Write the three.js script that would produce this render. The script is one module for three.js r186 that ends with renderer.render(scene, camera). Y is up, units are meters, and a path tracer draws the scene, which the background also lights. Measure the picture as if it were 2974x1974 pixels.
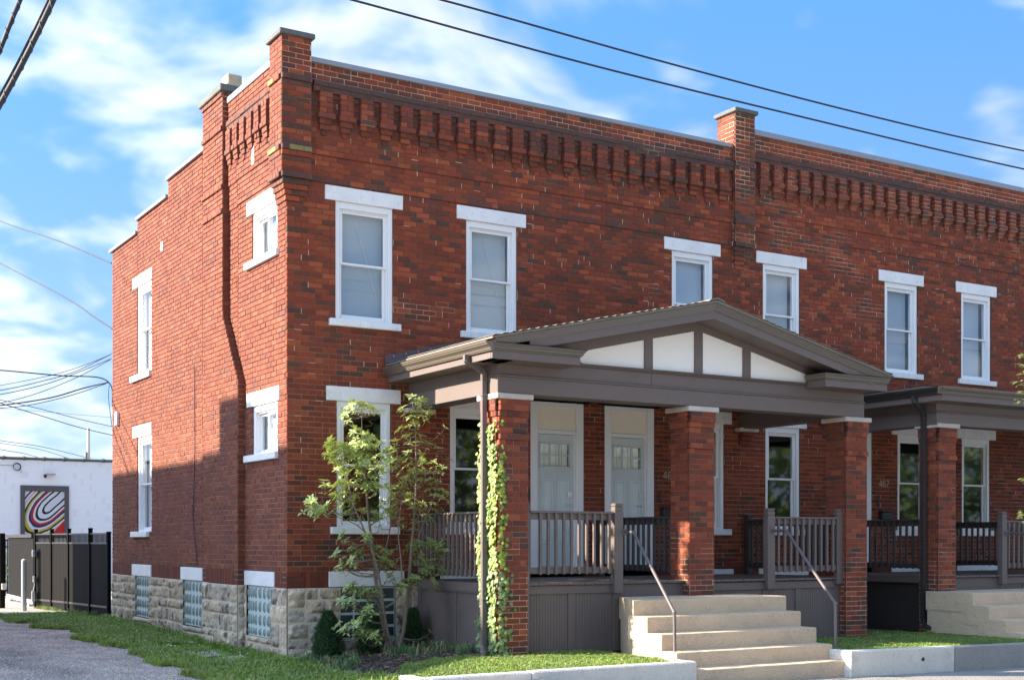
import * as THREE from 'three';
import { mergeGeometries } from 'three/addons/utils/BufferGeometryUtils.js';
import { ImprovedNoise } from 'three/addons/math/ImprovedNoise.js';
import { FontLoader } from 'three/addons/loaders/FontLoader.js';
import { TextGeometry } from 'three/addons/geometries/TextGeometry.js';

// ------------------------------------------------------------------ camera, sky, sun, exposure
const scene = new THREE.Scene();
const EYE = new THREE.Vector3(-6.685, 1.673, 17.002), YAW = 31.30 * Math.PI / 180;
const PW = 2974, PH = 1974, FPX = 3772, HORIZON = 1569.4;          // photo size, focal length and horizon in photo pixels
const camera = new THREE.PerspectiveCamera(2 * Math.atan(PH / 2 / FPX) * 180 / Math.PI, PW / PH, 0.1, 600);
camera.position.copy(EYE);
camera.rotation.y = -YAW;
camera.setViewOffset(PW, PH, 0, PH / 2 - HORIZON, PW, PH);           // rising front: verticals stay vertical
camera.updateProjectionMatrix();
scene.add(camera);

const SUN_DIR = new THREE.Vector3(-1, 0.52, -0.46).normalize();      // towards the sun
const sun = new THREE.DirectionalLight(new THREE.Color(1.0, 0.87, 0.71), 3.5);
sun.position.copy(SUN_DIR).multiplyScalar(60).add(new THREE.Vector3(5, 2, 0));
sun.target.position.set(5, 2, 0);
sun.castShadow = true; sun.shadow.radius = 1.6;
sun.shadow.mapSize.set(4096, 4096);
Object.assign(sun.shadow.camera, { left: -32, right: 32, top: 32, bottom: -32, near: 1, far: 140 });
scene.add(sun, sun.target);

const renderer = new THREE.WebGLRenderer({ antialias: true });
renderer.toneMapping = THREE.LinearToneMapping;
renderer.toneMappingExposure = 5;
renderer.shadowMap.enabled = true;

const V = (x, y, z) => new THREE.Vector3(x, y, z);
const clamp = (x, a = 0, b = 1) => Math.min(b, Math.max(a, x));
const smooth = (a, b, x) => { const t = clamp((x - a) / (b - a)); return t * t * (3 - 2 * t); };
const lerp = (a, b, t) => a + (b - a) * t;
function rand(seed) { let a = seed >>> 0; return () => { a = (a + 0x6D2B79F5) >>> 0; let t = Math.imul(a ^ (a >>> 15), 1 | a); t = (t + Math.imul(t ^ (t >>> 7), 61 | t)) ^ t; return ((t ^ (t >>> 14)) >>> 0) / 4294967296; }; }
const N3 = new ImprovedNoise();
const fbm = (x, y, z, o = 4) => { let s = 0, a = 0.5; for (let i = 0; i < o; i++) { s += a * N3.noise(x, y, z); x = x * 2.03 + 7.1; y = y * 2.03 + 3.7; z = z * 2.03 + 1.3; a *= 0.5; } return s; };

// photo pixel (2974 wide) -> direction, and -> point at a depth along the view axis
const FW = V(Math.sin(YAW), 0, -Math.cos(YAW)), RT = V(Math.cos(YAW), 0, Math.sin(YAW));
const dirOf = (u, v) => FW.clone().addScaledVector(RT, (u - PW / 2) / FPX).add(V(0, -(v - HORIZON) / FPX, 0));
const atDepth = (u, v, d) => EYE.clone().addScaledVector(dirOf(u, v), d);

function makeSky() {
  const W = 4096, H = 2048, data = new Float32Array(W * H * 4);
  // where the clouds of this afternoon stand: direction, size, more or less cloud
  const marks = [[290, 90, 190, .5], [420, 260, 170, .42], [190, 180, 150, .3], [690, 110, 190, .3], [900, 60, 230, .3], [1250, 110, 220, .36], [1560, 60, 170, .2], [1650, 340, 240, .26], [1960, 290, 190, .2],
    [500, 380, 130, .3], [470, 600, 120, .55], [370, 700, 110, .5], [110, 960, 190, .45], [60, 1130, 160, .4], [690, 60, 70, -.5], [640, 300, 90, -.25], [70, 440, 150, -.3], [160, 590, 170, -.35], [330, 520, 90, -.3],
    [2450, 100, 420, -.75], [2750, 260, 280, -.6], [2200, 230, 220, -.5], [1780, 150, 150, -.45], [150, 500, 260, -.35], [250, 1230, 200, -.25], [1250, 250, 120, -.15], [2920, 470, 190, .26], [2870, 280, 90, .45], [2330, 50, 110, .5], [900, 300, 400, -.10], [60, 250, 150, -.2], [250, 800, 170, -.2], [190, 1230, 120, -.2]]
    .map(([u, v, s, a]) => { const d = dirOf(u, v), l = d.length(); return [d.divideScalar(l), (s / FPX) ** 2 / (l * l) * 1.0, a, u > 2300 ? 1 : .42]; });
  const d = V(0, 0, 0);
  for (let j = 0; j < H; j++) {
    const el = ((j + .5) / H - .5) * Math.PI, cy = Math.cos(el), sy = Math.sin(el);
    for (let i = 0; i < W; i++) {
      const az = ((i + .5) / W - .5) * 2 * Math.PI;
      d.set(Math.cos(az) * cy, sy, Math.sin(az) * cy);
      const e = Math.max(0, sy), k = (j * W + i) * 4;
      // clear air: deep blue above, pale near the horizon
      const t = 1 - Math.exp(-e * 5.6);
      let r = lerp(.60, .085, t), g = lerp(.76, .355, t), b = lerp(.95, .90, t);
      const q = 1 / (e + .22);
      const px = d.x * q, pz = d.z * q;
      let c = .60, lit = 1;  // thick cover lights shaded walls; the marks thin it within view
      if (sy > -.03) {
        const wx = px + .16 * N3.noise(px * 2.3, 5.1, pz * 2.3), wz = pz + .16 * N3.noise(px * 2.3 + 9, 2.1, pz * 2.3);
        c += 1.05 * fbm(wx * 1.7 + 3.1, e * 1.2, wz * 1.7 + 8.4, 4) + .95 * fbm(wx * 8 + 1, e * 3, wz * 8, 5);
        lit = 1.03 + .38 * fbm(wx * 4.6 + 9, 1.7, wz * 4.6, 4) - .10 * smooth(.8, 1.3, c);
      }
      for (const m of marks) { const x = (1 - d.dot(m[0])) * 2 / m[1]; if (x < 9) c += (m[2] > 0 ? (m[3] ?? .42) : 1) * m[2] * Math.exp(-x); }
      const a = smooth(.20, 1.12, c) * smooth(-.02, .06, sy) * .88;
      const ang = Math.acos(clamp(d.dot(SUN_DIR), -1, 1)), full = 1 + 1.5 * Math.cos(ang) ** 2;   // clouds dullest in view, brighter out of view to light shaded walls
      r = lerp(r, .79 * lit * full, a); g = lerp(g, .85 * lit * full, a); b = lerp(b, .93 * lit * full, a);
      // brighter round the sun
      const glow = 1 + 5 * Math.exp(-ang / .34) + .9 * Math.exp(-ang / 1.1);
      const f = glow * .198;
      data[k] = r * f; data[k + 1] = g * f; data[k + 2] = b * f; data[k + 3] = 1;
    }
  }
  const tex = new THREE.DataTexture(data, W, H, THREE.RGBAFormat, THREE.FloatType);
  tex.mapping = THREE.EquirectangularReflectionMapping;
  tex.magFilter = THREE.LinearFilter; tex.minFilter = THREE.LinearFilter; tex.wrapS = THREE.RepeatWrapping;
  tex.needsUpdate = true;
  return tex;
}
const sky = makeSky();
scene.background = sky; scene.environment = sky;

// ------------------------------------------------------------------ procedural textures
function pval(seed) { const p = new Float32Array(65536); const r = rand(seed); for (let i = 0; i < 65536; i++) p[i] = r(); return p; }
const PV = pval(77);
function vnoise(x, y, per) {                                        // tiling value noise
  const xi = Math.floor(x), yi = Math.floor(y), fx = x - xi, fy = y - yi, sx = fx * fx * (3 - 2 * fx), sy = fy * fy * (3 - 2 * fy);
  const at = (a, b) => PV[((((a % per) + per) % per) * 131 + (((b % per) + per) % per) * 7919 + per * 31) & 65535];
  return lerp(lerp(at(xi, yi), at(xi + 1, yi), sx), lerp(at(xi, yi + 1), at(xi + 1, yi + 1), sx), sy);
}
function tnoise(u, v, per, o = 4) { let s = 0, a = .5, n = 0; for (let i = 0; i < o; i++) { s += a * vnoise(u * per, v * per, per); n += a; per *= 2; a *= .5; } return s / n; }
function tex(size, fn, srgb = false, repeat = 1) {
  const data = new Uint8Array(size * size * 4);
  for (let j = 0; j < size; j++) for (let i = 0; i < size; i++) {
    const c = fn(i / size, j / size), k = (j * size + i) * 4;
    if (Array.isArray(c)) { data[k] = c[0] * 255; data[k + 1] = c[1] * 255; data[k + 2] = c[2] * 255; } else data[k] = data[k + 1] = data[k + 2] = clamp(c) * 255;
    data[k + 3] = 255;
  }
  const t = new THREE.DataTexture(data, size, size, THREE.RGBAFormat);
  t.wrapS = t.wrapT = THREE.RepeatWrapping; t.magFilter = THREE.LinearFilter; t.minFilter = THREE.LinearMipmapLinearFilter; t.generateMipmaps = true;
  if (srgb) t.colorSpace = THREE.SRGBColorSpace;
  t.repeat.set(repeat, repeat); t.needsUpdate = true; return t;
}
const grain = tex(512, (u, v) => .72 + .28 * tnoise(u, v, 16, 5), false, 1.6);            // uv in metres
const grit = tex(512, (u, v) => tnoise(u, v, 32, 4), false, 2.2);
const woodLine = tex(256, (u, v) => .80 + .14 * tnoise(u, v, 4, 4) + .06 * vnoise(u * 96, v * 3, 96), false, 1.0);
const blotch = tex(512, (u, v) => { const n = tnoise(u, v, 5, 6), m = tnoise(u + .37, v + .11, 40, 3); return .70 + .30 * n + .16 * (m - .5); }, false, .45);

const worn = tex(1024, (u, v) => { const n = tnoise(u, v, 6, 6), m = tnoise(u + .37, v + .11, 90, 2), k = tnoise(u + .6, v + .2, 22, 3); let g = .80 + .22 * (n - .5) + .10 * (m - .5); g *= 1 - .10 * smooth(.66, .80, k) - .12 * smooth(.56, .75, n); return clamp(g); }, false, .55);
const C = (r, g, b) => new THREE.Color().setRGB(r, g, b);
const std = (o) => new THREE.MeshStandardMaterial(o);
const M = {
  brick: std({ vertexColors: true, map: grain, roughness: .92, bumpMap: grit, bumpScale: .003 }),
  mortar: std({ vertexColors: true, map: grain, roughness: .97, bumpMap: grit, bumpScale: .003 }),
  stone: std({ vertexColors: true, map: blotch, roughness: .95, bumpMap: grit, bumpScale: .012 }),
  white: std({ color: C(.98, .97, .95), map: worn, roughness: .45, bumpMap: grit, bumpScale: .0012 }),
  vinyl: std({ color: C(.80, .80, .79), roughness: .35 }),
  cream: std({ color: C(.84, .78, .63), roughness: .5 }),
  capstone: std({ color: C(.58, .53, .45), map: blotch, roughness: .9, bumpMap: grit, bumpScale: .006 }),
  darkstone: std({ color: C(.15, .15, .14), map: blotch, roughness: .9, bumpMap: grit, bumpScale: .01 }),
  flue: std({ color: C(.58, .46, .31), map: blotch, roughness: .85 }),
  coping: std({ color: C(.30, .31, .34), map: woodLine, roughness: .42, metalness: .35 }),
  brown: std({ color: C(.148, .114, .100), map: woodLine, roughness: .55, bumpMap: grit, bumpScale: .0015 }),
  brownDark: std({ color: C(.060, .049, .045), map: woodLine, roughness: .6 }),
  gutter: std({ color: C(.165, .135, .105), roughness: .38, metalness: .25 }),
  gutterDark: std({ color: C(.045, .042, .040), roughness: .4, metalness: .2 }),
  stucco: std({ color: C(.85, .82, .75), roughness: .95, bumpMap: grit, bumpScale: .004 }),
  door: std({ color: C(.62, .69, .67), map: woodLine, roughness: .42 }),
  doorLight: std({ color: C(.72, .79, .76), map: woodLine, roughness: .42 }),
  steel: std({ color: C(.55, .54, .50), roughness: .3, metalness: .9 }),
  pipe: std({ color: C(.135, .112, .108), roughness: .5, metalness: .15 }),
  black: std({ color: C(.022, .021, .021), roughness: .5 }),
  fence: new THREE.MeshPhysicalMaterial({ color: C(.009, .0082, .0078), map: woodLine, roughness: .7, specularIntensity: .18 }),
  fenceEdge: std({ color: C(.030, .027, .025), roughness: .4 }),
  concrete: std({ color: C(.80, .60, .395), map: worn, roughness: .93, bumpMap: grit, bumpScale: .012 }),
  kerb: std({ color: C(.83, .77, .66), map: worn, roughness: .9, bumpMap: grit, bumpScale: .008 }),
  kerbGrey: std({ color: C(.40, .375, .33), map: worn, roughness: .93, bumpMap: grit, bumpScale: .01 }),
  pavement: std({ color: C(.30, .28, .25), map: blotch, roughness: .95, bumpMap: grit, bumpScale: .008 }),
  apron: std({ color: C(.42, .36, .30), map: blotch, roughness: .95 }),
  shade: std({ color: C(.34, .39, .43), roughness: .9 }),
  shade2: std({ color: C(.40, .44, .45), roughness: .9 }), shade3: std({ color: C(.36, .42, .50), roughness: .9 }),
  paneReflection: std({ color: C(.94, .90, .80), roughness: .9 }),
  shadeWhite: std({ color: C(.62, .62, .60), roughness: .9 }),
  interior: std({ color: C(.06, .055, .05), roughness: .95 }),
  glass: new THREE.MeshPhysicalMaterial({ color: C(.93, .96, .96), transmission: 1, thickness: 0, roughness: .03, ior: 1.85 }),
  block: new THREE.MeshPhysicalMaterial({ color: C(.20, .27, .245), roughness: .12, clearcoat: .6, clearcoatRoughness: .1 }),
  blockDark: new THREE.MeshPhysicalMaterial({ color: C(.05, .06, .06), roughness: .08, clearcoat: .8, clearcoatRoughness: .08 }),
  blockJoint: std({ color: C(.50, .57, .53), roughness: .6 }),
  shingle: std({ color: C(.24, .205, .165), map: blotch, roughness: .95, bumpMap: grit, bumpScale: .006 }),
  flash: std({ color: C(.105, .075, .082), roughness: .4, metalness: .3 }),
  bark: std({ color: C(.26, .215, .165), map: blotch, roughness: .95, bumpMap: grit, bumpScale: .006 }),
  cable: std({ color: C(.018, .018, .020), roughness: .6 }),
  lash: std({ color: C(.10, .10, .10), roughness: .5, metalness: .3 }),
  galv: std({ color: C(.46, .48, .48), roughness: .4, metalness: .5 }),
  blockWall: std({ vertexColors: true, roughness: .8 }),
};
const leafMat = (r, g, b, t = .35) => new THREE.MeshPhysicalMaterial({ color: C(r, g, b), roughness: .55, transmission: t, thickness: 0, side: THREE.DoubleSide });
const LEAF = [leafMat(.36, .46, .12, .42), leafMat(.46, .54, .17, .42), leafMat(.22, .33, .08, .4), leafMat(.55, .50, .12, .42)];
const IVY = [leafMat(.27, .36, .03), leafMat(.14, .24, .035), leafMat(.40, .38, .04), leafMat(.20, .29, .11)];

// ------------------------------------------------------------------ mesh building helpers
class MB {                                                          // collects faces into one geometry, uv in metres
  constructor(seed = 1) { this.p = []; this.n = []; this.t = []; this.c = []; this.i = []; this.r = rand(seed); }
  face(pts, col, off) {                                             // flat polygon (fan), counter-clockwise from outside
    const a = pts[0], e = pts[1].clone().sub(a), n = V(0, 0, 0);
    for (let k = 1; k + 1 < pts.length; k++) n.add(pts[k].clone().sub(a).cross(pts[k + 1].clone().sub(a)));
    if (n.lengthSq() < 1e-16) return this;
    n.normalize(); e.normalize(); const f = n.clone().cross(e), b = this.p.length / 3, ou = off ? off[0] : 0, ov = off ? off[1] : 0;
    const flip = Math.abs(e.y) > .7;                                // keep the grain running along the long way
    for (const q of pts) {
      const d = q.clone().sub(a), x = d.dot(e) + ou, y = d.dot(f) + ov;
      this.p.push(q.x, q.y, q.z); this.n.push(n.x, n.y, n.z); if (off) this.t.push(x, y); else flip ? this.t.push(q.x + q.z, q.y) : this.t.push(q.x + q.z * .97, q.y + q.z * .31);
      if (col) this.c.push(col[0], col[1], col[2]);
    }
    for (let k = 1; k + 1 < pts.length; k++) this.i.push(b, b + k, b + k + 1);
    return this;
  }
  box(x0, x1, y0, y1, z0, z1, c = 0, col) {                         // c: chamfer
    if (x1 < x0) [x0, x1] = [x1, x0]; if (y1 < y0) [y0, y1] = [y1, y0]; if (z1 < z0) [z0, z1] = [z1, z0];
    c = Math.min(c, (x1 - x0) * .4, (y1 - y0) * .4, (z1 - z0) * .4);
    const X = [x0, x1], Y = [y0, y1], Z = [z0, z1], s = [1, -1];
    const P = (i, j, k, ax) => V(X[i] + (ax === 0 ? 0 : s[i] * c), Y[j] + (ax === 1 ? 0 : s[j] * c), Z[k] + (ax === 2 ? 0 : s[k] * c));
    const quad = (a, b, d, e) => this.face([a, b, d, e], col);
    quad(P(0, 0, 1, 2), P(1, 0, 1, 2), P(1, 1, 1, 2), P(0, 1, 1, 2)); quad(P(1, 0, 0, 2), P(0, 0, 0, 2), P(0, 1, 0, 2), P(1, 1, 0, 2));
    quad(P(1, 0, 1, 0), P(1, 0, 0, 0), P(1, 1, 0, 0), P(1, 1, 1, 0)); quad(P(0, 0, 0, 0), P(0, 0, 1, 0), P(0, 1, 1, 0), P(0, 1, 0, 0));
    quad(P(0, 1, 1, 1), P(1, 1, 1, 1), P(1, 1, 0, 1), P(0, 1, 0, 1)); quad(P(0, 0, 0, 1), P(1, 0, 0, 1), P(1, 0, 1, 1), P(0, 0, 1, 1));
    if (c > 0) {
      const out = (pts) => { const m = V((x0 + x1) / 2, (y0 + y1) / 2, (z0 + z1) / 2), n = pts[1].clone().sub(pts[0]).cross(pts[2].clone().sub(pts[0])); if (n.dot(pts[0].clone().sub(m)) < 0) pts.reverse(); this.face(pts, col); };
      for (const i of [0, 1]) for (const j of [0, 1]) { out([P(i, j, 0, 0), P(i, j, 1, 0), P(i, j, 1, 1), P(i, j, 0, 1)]); out([P(i, 0, j, 0), P(i, 1, j, 0), P(i, 1, j, 2), P(i, 0, j, 2)]); out([P(0, i, j, 1), P(1, i, j, 1), P(1, i, j, 2), P(0, i, j, 2)]); }
      for (const i of [0, 1]) for (const j of [0, 1]) for (const k of [0, 1]) out([P(i, j, k, 0), P(i, j, k, 1), P(i, j, k, 2)]);
    }
    return this;
  }
  bar(a, b, w, h, upv = V(0, 1, 0), col) {                          // square-cut bar from a to b
    const d = b.clone().sub(a).normalize(); let s = d.clone().cross(upv); if (s.lengthSq() < 1e-6) s = d.clone().cross(V(1, 0, 0)); s.normalize(); const t = s.clone().cross(d);
    const R = (q) => [[-1, -1], [1, -1], [1, 1], [-1, 1]].map(([i, j]) => q.clone().addScaledVector(s, i * w / 2).addScaledVector(t, j * h / 2));
    const A = R(a), B = R(b);
    this.face([A[3], A[2], A[1], A[0]].reverse(), col); this.face([B[0], B[1], B[2], B[3]].reverse(), col);
    for (let k = 0; k < 4; k++) { const l = (k + 1) % 4; this.face([A[k], B[k], B[l], A[l]], col); }
    return this;
  }
  prism(poly, z0, z1, col) {                                        // polygon in x, y (counter-clockwise) from z0 to z1
    const sh = poly.map(([x, y]) => new THREE.Vector2(x, y)); if (THREE.ShapeUtils.area(sh) < 0) sh.reverse();
    const tri = THREE.ShapeUtils.triangulateShape(sh, []);
    for (const [a, b, c] of tri) { this.face([sh[a], sh[b], sh[c]].map(q => V(q.x, q.y, z1)), col); this.face([sh[c], sh[b], sh[a]].map(q => V(q.x, q.y, z0)), col); }
    for (let k = 0; k < sh.length; k++) { const a = sh[k], b = sh[(k + 1) % sh.length]; this.face([V(a.x, a.y, z0), V(b.x, b.y, z0), V(b.x, b.y, z1), V(a.x, a.y, z1)], col); }
    return this;
  }
  add(g, mat, col) {                                                // any three.js geometry
    const h = g.index ? g : g, p = h.attributes.position, nn = h.attributes.normal, uv = h.attributes.uv, b = this.p.length / 3, q = V(0, 0, 0), nm = mat ? new THREE.Matrix3().getNormalMatrix(mat) : null;
    for (let k = 0; k < p.count; k++) {
      q.fromBufferAttribute(p, k); if (mat) q.applyMatrix4(mat); this.p.push(q.x, q.y, q.z);
      q.fromBufferAttribute(nn, k); if (nm) q.applyMatrix3(nm).normalize(); this.n.push(q.x, q.y, q.z);
      this.t.push(uv ? uv.getX(k) : 0, uv ? uv.getY(k) : 0); if (col) this.c.push(col[0], col[1], col[2]);
    }
    if (h.index) for (let k = 0; k < h.index.count; k++) this.i.push(b + h.index.getX(k)); else for (let k = 0; k < p.count; k++) this.i.push(b + k);
    return this;
  }
  tube(pts, r, seg = 24, rad = 6, curve = true, col) {
    const path = curve ? new THREE.CatmullRomCurve3(pts, false, 'centripetal') : pts.slice(1).reduce((cp, q, k) => (cp.add(new THREE.LineCurve3(pts[k], q)), cp), new THREE.CurvePath());
    return this.add(new THREE.TubeGeometry(path, seg, r, rad), null, col);
  }
  taper(a, b, r0, r1, rad = 7, col) {                               // cone frustum between two points
    const d = b.clone().sub(a), l = d.length(), g = new THREE.CylinderGeometry(r1, r0, l, rad, 1, true);
    const m = new THREE.Matrix4().compose(a.clone().addScaledVector(d, .5), new THREE.Quaternion().setFromUnitVectors(V(0, 1, 0), d.normalize()), V(1, 1, 1));
    return this.add(g, m, col);
  }
  geo(frame) {
    const g = new THREE.BufferGeometry();
    g.setAttribute('position', new THREE.Float32BufferAttribute(this.p, 3)); g.setAttribute('normal', new THREE.Float32BufferAttribute(this.n, 3)); g.setAttribute('uv', new THREE.Float32BufferAttribute(this.t, 2));
    if (this.c.length) g.setAttribute('color', new THREE.Float32BufferAttribute(this.c, 3));
    g.setIndex(this.i); if (frame) g.applyMatrix4(frame.m); return g;
  }
}
const mb = (s) => new MB(s);
// a wall's own axes: u along it, y up, n out of it
const frame = (ox, oz, ux, uz) => { const U = V(ux, 0, uz), Y = V(0, 1, 0), N = U.clone().cross(Y), m = new THREE.Matrix4().makeBasis(U, Y, N).setPosition(ox, 0, oz); return { m, U, N, O: V(ox, 0, oz) }; };
const at = (F, u, y, n) => V(F.O.x + F.U.x * u + F.N.x * n, y, F.O.z + F.U.z * u + F.N.z * n);

const counts = {};
const numbered = (n) => { counts[n] = (counts[n] ?? -1) + 1; return counts[n] ? `${n}_${String(counts[n]).padStart(3, '0')}` : n; };
const shadowed = (o) => { o.castShadow = o.receiveShadow = true; return o; };
function mk(name, g, mat, parent) {                                 // one named mesh
  const o = shadowed(new THREE.Mesh(g instanceof MB ? g.geo() : g, mat)); o.name = parent ? name : numbered(name);
  (parent || scene).add(o); return o;
}
function tag(o, label, category, group) { o.userData.label = label; o.userData.category = category; if (group) o.userData.group = group; return o; }
function thing(name, label, category, pos = [0, 0, 0], group) { const o = new THREE.Group(); o.name = numbered(name); o.position.set(...pos); scene.add(o); return tag(o, label, category, group); }
function struct(name, g, mat) { const o = mk(name, g, mat); o.userData.kind = 'structure'; return o; }
const stuff = (o) => { o.userData.kind = 'stuff'; return o; };

// ------------------------------------------------------------------ masonry
// Every brick is a block of its own with its own size, tilt and tone; the mortar lies behind its face.
const COURSE = .075, MOD = .2125;
const PAL = { a: [.270, .053, .020], b: [.355, .078, .028], c: [.205, .045, .020], d: [.150, .046, .023], e: [.105, .046, .028], o: [.40, .140, .078] };
function brickTone(r, w) { let x = r(), k; for (k in w) { x -= w[k]; if (x <= 0) break; } const c = PAL[k], v = .86 + .28 * r(); return [c[0] * v, c[1] * v * (.94 + .12 * r()), c[2] * v * (.94 + .12 * r())]; }
function layBricks(out, F, o) {
  const r = rand(o.seed || 5), H = o.course || COURSE, L = o.mod || MOD, J = o.joint ?? .0112, holes = o.holes || [];
  const rows = Math.round((o.y1 - o.y0) / H), h = (o.y1 - o.y0) / rows;
  for (let k = 0; k < rows; k++) {
    const ya = o.y0 + k * h, proud = o.proud ? o.proud(ya + h / 2) : 0, start = o.u0 - ((k + (o.phase || 0)) % 2 ? L / 2 : 0) + (o.even ? 0 : (r() - .5) * .012);
    const hm = holes.filter(q => q[2] < ya + h - .004 && q[3] > ya + .004);
    for (let u = start; u < o.u1; u += L) {
      const parts = r() < (o.headers ?? .05) ? [[u, u + L / 2], [u + L / 2, u + L]] : [[u, u + L]];
      for (const [p, q] of parts) {
        let segs = [[Math.max(p, o.u0), Math.min(q, o.u1), ya, ya + h]];
        for (const g of hm) segs = segs.flatMap(s => {
          if (g[1] <= s[0] || g[0] >= s[1]) return [s];
          const res = []; if (g[0] > s[0]) res.push([s[0], g[0], s[2], s[3]]); if (g[1] < s[1]) res.push([g[1], s[1], s[2], s[3]]);
          const m0 = Math.max(s[0], g[0]), m1 = Math.min(s[1], g[1]);
          if (g[2] - s[2] > .016) res.push([m0, m1, s[2], g[2]]); if (s[3] - g[3] > .016) res.push([m0, m1, g[3], s[3]]);
          return res;
        });
        for (const [s0, s1, t0, t1] of segs) {
          if (s1 - s0 < .022) { if (s1 - s0 > .003) out.push({ F, mortarOnly: true, recess: .007, u0: s0, u1: s1, y0: t0, y1: t1, d: proud, mc: o.mortar(s0, t0), parent: o.parent }); continue; }
          const jj = J * (.7 + .6 * r());
          if (o.fleck && r() < o.fleck) { const t = r(), ua = r() < .8 ? s0 - .0065 : s0, ub = ua === s0 ? Math.min(s1, s0 + .11) : s0 + .0065, wide = ua === s0; out.push({ F, mortarOnly: true, u0: ua, u1: ub, y0: wide ? t0 - .005 : t0, y1: wide ? t0 + .005 : t1, d: proud, recess: .0025, mc: [.62 - .12 * t, .45 - .1 * t, .33 - .08 * t], parent: o.parent }); }
          out.push({ F, u0: s0, u1: s1, y0: t0, y1: t1, j: jj, d: proud + (r() - .5) * (o.rough ?? .004), depth: o.depth ?? .06, col: o.color((s0 + s1) / 2, (t0 + t1) / 2, r), mc: o.mortar((s0 + s1) / 2, (t0 + t1) / 2, r), parent: o.parent, seed: (r() * 1e9) | 0, recess: o.recess ?? .007, proud });
        }
      }
    }
  }
}
function brickFaces(m, b) {
  const { F, u0, u1, y0, y1, j, d, depth } = b, r = rand(b.seed), e = () => (r() - .5) * .0022, h = j / 2, off = [r() * 3, r() * 3];
  const p = [[u0 + h, y0 + h], [u1 - h, y0 + h], [u1 - h, y1 - h], [u0 + h, y1 - h]].map(([u, y]) => [u + e(), y + e()]);
  const tilt = (r() - .5) * .003, c = .003;
  const f = p.map(([u, y], k) => at(F, u + (k === 0 || k === 3 ? c : -c), y + (k < 2 ? c : -c), d + (k === 0 || k === 3 ? tilt : -tilt)));
  const s = p.map(([u, y]) => at(F, u, y, d - c)), bk = p.map(([u, y]) => at(F, u, y, d - depth));
  m.face(f, b.col, off);
  for (let k = 0; k < 4; k++) { const l = (k + 1) % 4; m.face([s[k], s[l], f[l], f[k]], b.col, off); m.face([bk[k], bk[l], s[l], s[k]], b.col, off); }
}
function mortarFaces(m, b) { const n = (b.proud ?? b.d) - (b.recess ?? .007), q = [[b.u0, b.y0], [b.u1, b.y0], [b.u1, b.y1], [b.u0, b.y1]].map(([u, y]) => at(b.F, u, y, n)); m.face(q, b.mc, [b.u0 % 3, b.y0 % 3]); }
// the bricks that show largest become meshes of their own, the rest of each wall one piece
function raiseBricks(list, most, mat, pieceName, restName) {
  const view = (b) => { const c = at(b.F, (b.u0 + b.u1) / 2, (b.y0 + b.y1) / 2, b.d), t = c.sub(EYE), dd = t.length(); const dep = t.dot(FW), u = PW / 2 + FPX * t.dot(RT) / dep, v = HORIZON - FPX * t.y / dep; if (dep < 1 || u < 10 || u > PW - 10 || v < 10 || v > PH - 10 || b.hidden) return -1; return (b.u1 - b.u0) * (b.y1 - b.y0) * -t.dot(b.F.N) / dd ** 3; };
  const whole = list.filter(b => !b.mortarOnly); whole.forEach(b => { b.s = view(b); }); whole.sort((a, b) => b.s - a.s);
  const rest = new Map();
  whole.forEach((b, k) => { if (k < most && b.s > 0) { const m = mb(); brickFaces(m, b); mk(pieceName, m, mat, b.parent); } else { if (!rest.has(b.parent)) rest.set(b.parent, mb()); brickFaces(rest.get(b.parent), b); } });
  for (const [p, m] of rest) stuff(mk(restName, m, mat, p));
  const mor = new Map(); for (const b of list) { if (!mor.has(b.parent)) mor.set(b.parent, mb()); mortarFaces(mor.get(b.parent), b); }
  for (const [p, m] of mor) { const g = m.geo(); p.geometry = p.geometry && p.geometry.attributes.position && p.geometry.attributes.position.count ? mergeGeometries([p.geometry, g]) : g; }
}
const wallPart = (name, parent) => shadowed((() => { const o = new THREE.Mesh(new THREE.BufferGeometry(), M.mortar); o.name = name; parent.add(o); return o; })());

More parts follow.
